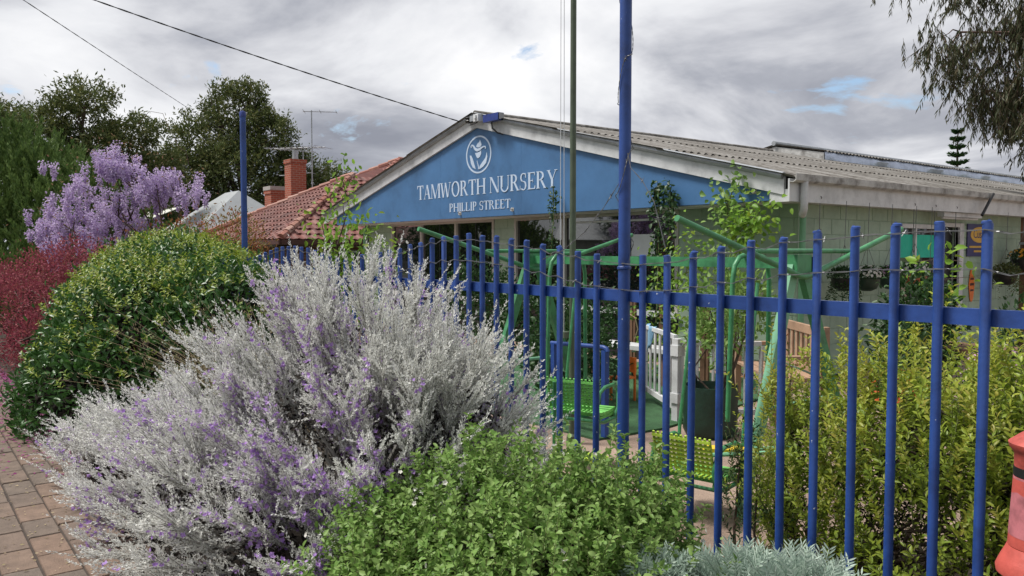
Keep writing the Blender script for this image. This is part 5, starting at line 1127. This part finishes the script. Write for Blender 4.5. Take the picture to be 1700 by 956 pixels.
def shrub(name, lab, lobes, n, per, cr, L_, W_, m, grp=None, cat='shrub'):
    c = lobes[0][0]; t = plant(name, lab, cat, (c[0], c[1], 0), grp); Pp, D, O = clumps(lobes, n, per, cr, .5, 1.05, -.5, .2)
    F(t, 'foliage', leaf_geo6(Pp, D, rnrm(len(Pp)), rng.uniform(L_ * .7, L_ * 1.3, len(Pp)), rng.uniform(W_ * .7, W_ * 1.3, len(Pp))), m)
    wd = MB(); [limb(wd, (c[0], c[1], 0), Vector(l_[0]) + Vector(rdir(1, 0)[0] * np.array(l_[1]) * .6), .014, .004, 4, .06, 5) for l_ in lobes for k in range(4)]; Fb(t, 'stems', wd, 'bark'); return t
shrub('dark_shrub', 'dark leafy shrub behind the fence near the flagpole base', [((-6.5, 5.9, .55), (.6, .5, .7)), ((-6.0, 5.4, .4), (.4, .4, .5))], 420, 9, .07, .06, .035, 'darkleaf')
shrub('dark_shrub', 'dark camellia like shrub below the left windows', [((-10.2, 7.2, .6), (.9, .5, .9)), ((-8.8, 7.2, .5), (.6, .5, .75))], 500, 9, .08, .07, .04, 'darkleaf')
shrub('planter_shrub', 'leafy shrub growing out of the dark green planter bag', [((-4.40, 5.70, .95), (.28, .26, .5)), ((-4.25, 5.85, 1.1), (.22, .22, .3))], 170, 8, .06, .065, .03, 'fresh')
shrub('dark_shrub', 'dark potted shrub beside the timber bench', [((-3.6, 7.6, .75), (.35, .35, .65))], 260, 9, .06, .06, .03, 'darkleaf')
# small tree with big bright leaves by the door
bt = plant('potted_tree', 'slim potted tree with large bright leaves in front of the door', 'tree', (-3.95, 8.75, 0)); wd = MB(); pts = limb(wd, (-3.95, 8.75, .3), (-3.9, 8.75, 1.5), .016, .006, 6, .02, 6); br = []
for pz in pts[2:]:
    for k in range(4): e2 = pz + Vector((random.gauss(0, .22), random.gauss(0, .22), random.uniform(-.05, .15))); limb(wd, pz, e2, .005, .003, 3, .05, 4); br.append(e2)
Fb(bt, 'trunk', wd, 'bark'); tp = np.repeat(np.array([list(q) for q in br]), 5, 0) + rng.normal(0, .06, (len(br) * 5, 3)); F(bt, 'crown', leaf_geo6(tp, rng.normal(0, 1, tp.shape) * np.array([1, 1, .5]), rnrm(len(tp), 1.2), rng.uniform(.09, .15, len(tp)), rng.uniform(.05, .075, len(tp))), 'limeleaf')
o = MB().lathe([(.14, 0), (.19, .32), (.2, .34), (.17, .34), (.16, .28), (0, .28)], 20).build('pot', 'black', bt, True)

# --- hanging baskets under the side eave
hooks = [8.62, 9.18, 9.72, 10.28, 10.9, 11.35, 12.15, 14.0]
def hook(y, ln, lab):
    t = thing('eave_hook', lab, 'hook', (XE - .01, y, 2.155), 'hooks under the side eave'); z = -ln
    MB().tube([(.018, 0, .05), (.022, 0, .07), (.012, 0, .08), (.0, 0, .06), (0, 0, z), (.0, .012, z - .03), (.0, .03, z - .02), (.0, .03, z)], .005, 5).build('rod', 'wire', t)
for y, ln, lab in ((8.62, .30, 'empty eave hook nearest the downpipe'), (10.9, .55, 'long pale eave hook left of the side window'), (12.15, .62, 'long empty eave hook before the dark door'), (11.5, .40, 'short eave hook in front of the teal cloth')): hook(y, ln, lab)
def basket(y, z, r_, pot, leaf, flower, lab, trail=0, x=XE - .01):
    t = thing('hanging_basket', lab, 'hanging basket', (x, y, z), 'hanging baskets under the side eave')
    MB().lathe([(r_ * .35, -r_ * .95), (r_ * .75, -r_ * .75), (r_ * .95, -r_ * .3), (r_, 0), (r_ * 1.05, .012), (r_ * .95, .012), (r_ * .9, -.03), (0, -.03)], 22).build('bowl', pot, t, True)
    w_ = MB(); top = Vector((0, 0, .42)); 
    for k in range(3): w_.tube([Vector((r_ * math.cos(k * 2.09), r_ * math.sin(k * 2.09), .01)), top], .003, 4)
    w_.tube([top, (0, 0, .45), (.012, 0, 2.2 - z)], .004, 5).build('hanger_wires', 'wire', t)
    n = 420; d0 = rdir(n, -.1); pp = d0 * np.array([r_ * 1.15, r_ * 1.15, r_ * .8]) * rng.uniform(.5, 1.05, (n, 1)) + np.array([0, 0, .03])
    v, f = leaf_geo6(pp, d0 + rng.normal(0, .6, pp.shape), rnrm(n), rng.uniform(.03, .055, n), rng.uniform(.015, .028, n)); np_mesh('foliage', v, f, leaf, t)
    if trail:
        n = 30; aa = rng.uniform(0, 6.28, n); p0 = np.stack([r_ * np.cos(aa), r_ * np.sin(aa), np.zeros(n)], 1); pos, d, tan, pth = shoots(p0, unit(np.stack([np.cos(aa) * .25, np.sin(aa) * .25, np.full(n, -1.)], 1)), rng.uniform(.15, trail, n), 16, 0, .9)
        np_mesh('trailing_stems', *leaf_geo(pos, d, rnrm(len(pos)), .03, .02), leaf, t)
    if flower:
        n = 60; d0 = rdir(n, 0); c = d0 * np.array([r_ * 1.2, r_ * 1.2, r_ * .85]) + np.array([0, 0, .04]); fd = unit(d0 + rng.normal(0, .3, d0.shape)); a = unit(np.cross(fd, rng.normal(0, 1, fd.shape))); b = np.cross(fd, a)
        pd = (a[:, None] * np.cos(an)[:, None] + b[:, None] * np.sin(an)[:, None]).reshape(-1, 3); np_mesh('flowers', *leaf_geo6(np.repeat(c, 5, 0), pd + np.repeat(fd, 5, 0) * .3, np.repeat(fd, 5, 0), .022, .018), flower, t)
basket(9.18, 1.25, .15, 'black', 'darkleaf', None, 'hanging basket of dark trailing fern, leftmost under the eave', .42)
basket(9.72, 1.24, .155, 'darkgreen', 'darkleaf', 'whitepetal', 'dark green hanging bowl with white flowers')
basket(10.30, 1.24, .145, 'darkgreen', 'darkleaf', 'orchid', 'hanging bowl half hidden right of the white flowered bowl')
basket(10.95, 1.28, .16, 'terracotta', 'darkleaf', 'whitepetal', 'upper terracotta hanging pot with white flowers')
basket(11.40, 1.08, .16, 'terracotta', 'darkleaf', None, 'lower terracotta hanging pot with dark leaves', .3)
basket(13.95, 1.22, .17, 'black', 'treeleaf', None, 'dry looking hanging basket near the navy sign', .35)
basket(14.6, 1.45, .17, 'black', 'darkleaf', 'gold', 'hanging basket at the far right edge with orange flowers', .3)

# --- potted nursery stock behind the hedge
def potted(x, y, r_, h_, ph, leaf, flower, lab, pot='black', nfl=70):
    t = thing('potted_plant', lab, 'potted plant', (x, y, 0), 'potted nursery stock'); MB().lathe([(r_ * .72, 0), (r_ * .95, ph * .93), (r_ * 1.03, ph * .94), (r_ * 1.03, ph), (r_ * .9, ph), (r_ * .88, ph * .9), (0, ph * .9)], 18).build('pot', pot, t, True)
    n = 520; d0 = rdir(n, -.3); R_ = np.array([r_ * 1.5, r_ * 1.5, (h_ - ph) * .55]); c = np.array([0, 0, ph + (h_ - ph) * .45]); pp = c + d0 * R_ * rng.uniform(.35, 1.05, (n, 1))
    np_mesh('foliage', *leaf_geo6(pp, d0 + rng.normal(0, .6, pp.shape) + np.array([0, 0, .4]), rnrm(n), rng.uniform(.04, .07, n), rng.uniform(.018, .03, n)), leaf, t)
    MB().tube([(0, 0, ph * .85), (.01, 0, ph + (h_ - ph) * .6)], .008, 5).build('stem', 'greenstem', t)
    if flower:
        d0 = rdir(nfl, .0); cc = c + d0 * R_ * 1.05; fd = unit(d0 + np.array([0, 0, .5])); a = unit(np.cross(fd, rng.normal(0, 1, fd.shape))); b = np.cross(fd, a)
        pd = (a[:, None] * np.cos(an)[:, None] + b[:, None] * np.sin(an)[:, None]).reshape(-1, 3); np_mesh('flowers', *leaf_geo6(np.repeat(cc, 5, 0), pd + np.repeat(fd, 5, 0) * .3, np.repeat(fd, 5, 0), .03, .024), flower, t)
potted(-2.75, 5.6, .14, .75, .28, 'darkleaf', 'scarlet', 'potted plant with scarlet and orange flowers beside the swing leg')
potted(-2.3, 6.0, .14, .95, .28, 'darkleaf', 'orchid', 'potted plant with pinkish flowers left of the hedge top')
potted(-1.75, 5.7, .15, 1.12, .3, 'fresh', 'gold', 'potted plant with golden yellow flowers behind the hedge top')
potted(-1.25, 5.6, .15, 1.05, .3, 'dusty', 'orchid', 'potted plant with mauve pink flowers at the right edge, front')
potted(-.85, 6.1, .16, 1.12, .3, 'dusty', 'orchid', 'potted plant with mauve pink flowers at the right edge, rear')
potted(-3.3, 6.8, .16, 1.1, .35, 'darkleaf', None, 'dark leafy potted plant behind the swing leg')
potted(-2.7, 7.6, .17, 1.25, .35, 'darkleaf', None, 'dark bushy potted plant before the side wall')
potted(-2.2, 8.3, .18, 1.15, .35, 'fresh', None, 'fresh green potted plant in front of the door')
potted(-1.5, 7.6, .18, 1.2, .35, 'dusty', None, 'grey leaved potted plant near the right edge')
potted(-3.1, 9.8, .18, 1.2, .4, 'darkleaf', None, 'dark potted plant under the side window')
potted(-2.3, 10.4, .2, 1.2, .4, 'darkleaf', None, 'dark potted plant below the navy sign')
ta = thing('display_table', 'dark display table with a tilted white board behind the hedge', 'table', (-3.0, 8.0, 0))
MB().box((-.7, -.3, .66), (.7, .3, .70)).build('top', 'stake', ta); [MB().box((x - .03, y - .03, 0), (x + .03, y + .03, .658)).build('leg', 'stake', ta) for x in (-.62, .62) for y in (-.24, .24)]
wbd = MB().beam((-2.62, 7.85, .72), (-2.42, 7.98, .98), .32, .02, (0, -1, .3)).build('white_board', 'paper', None, label='tilted white board leaning on the dark display table', cat='board')

# ------------------------------------------------------------------ across the street (mirrored in the shop windows)
def far_house(x, y, w_, d_h, h_, roofm, lab):
    t = thing('street_house', lab, 'house', (x, y, 0), 'houses across the street'); e_ = 2.3
    MB().box((-w_ / 2 + .4, -d_h / 2 + .4, -.2), (w_ / 2 - .4, d_h / 2 - .4, e_)).build('walls', 'concrete', t)
    MB().add([(-w_ / 2, -d_h / 2, e_), (w_ / 2, -d_h / 2, e_), (w_ / 2, d_h / 2, e_), (-w_ / 2, d_h / 2, e_), (-w_ / 2 + d_h * .45, 0, h_), (w_ / 2 - d_h * .45, 0, h_)], [(0, 1, 5, 4), (1, 2, 5), (2, 3, 4, 5), (3, 0, 4), (3, 2, 1, 0)]).build('roof', roofm, t)
    MB().box((w_ * .1, -.3, h_ - .8), (w_ * .1 + .7, .4, h_ + .7)).build('chimney', 'brick', t)
far_house(-44, -19, 14, 9, 4.6, 'grey_metal', 'grey roofed house across the street mirrored in the right window')
far_house(-66, -20, 15, 9, 4.8, 'tile', 'house across the street mirrored in the left windows')
for k, (x, y, h_, lab) in enumerate(((-53, -17, 3.4, 'dark tree across the street between two houses'), (-36, -22, 4.6, 'tall dark tree across the street beside the grey roof'), (-78, -18, 5.0, 'dense dark tree across the street farthest away'), (-58, -27, 4.8, 'dark tree behind the houses across the street'))):
    tree('street_tree', lab, (x, y, -.2), [((x, y, h_), (2.4, 2.2, 2.4)), ((x + 1.6, y, h_ - 1.2), (2, 2, 1.8)), ((x - 1.7, y + .5, h_ - 1.0), (2, 2, 1.8)), ((x, y, h_ - 2), (2.6, 2.4, 1.6))], .25, 420, 14, .3, .32, .14, 'darkleaf', 'trees across the street')
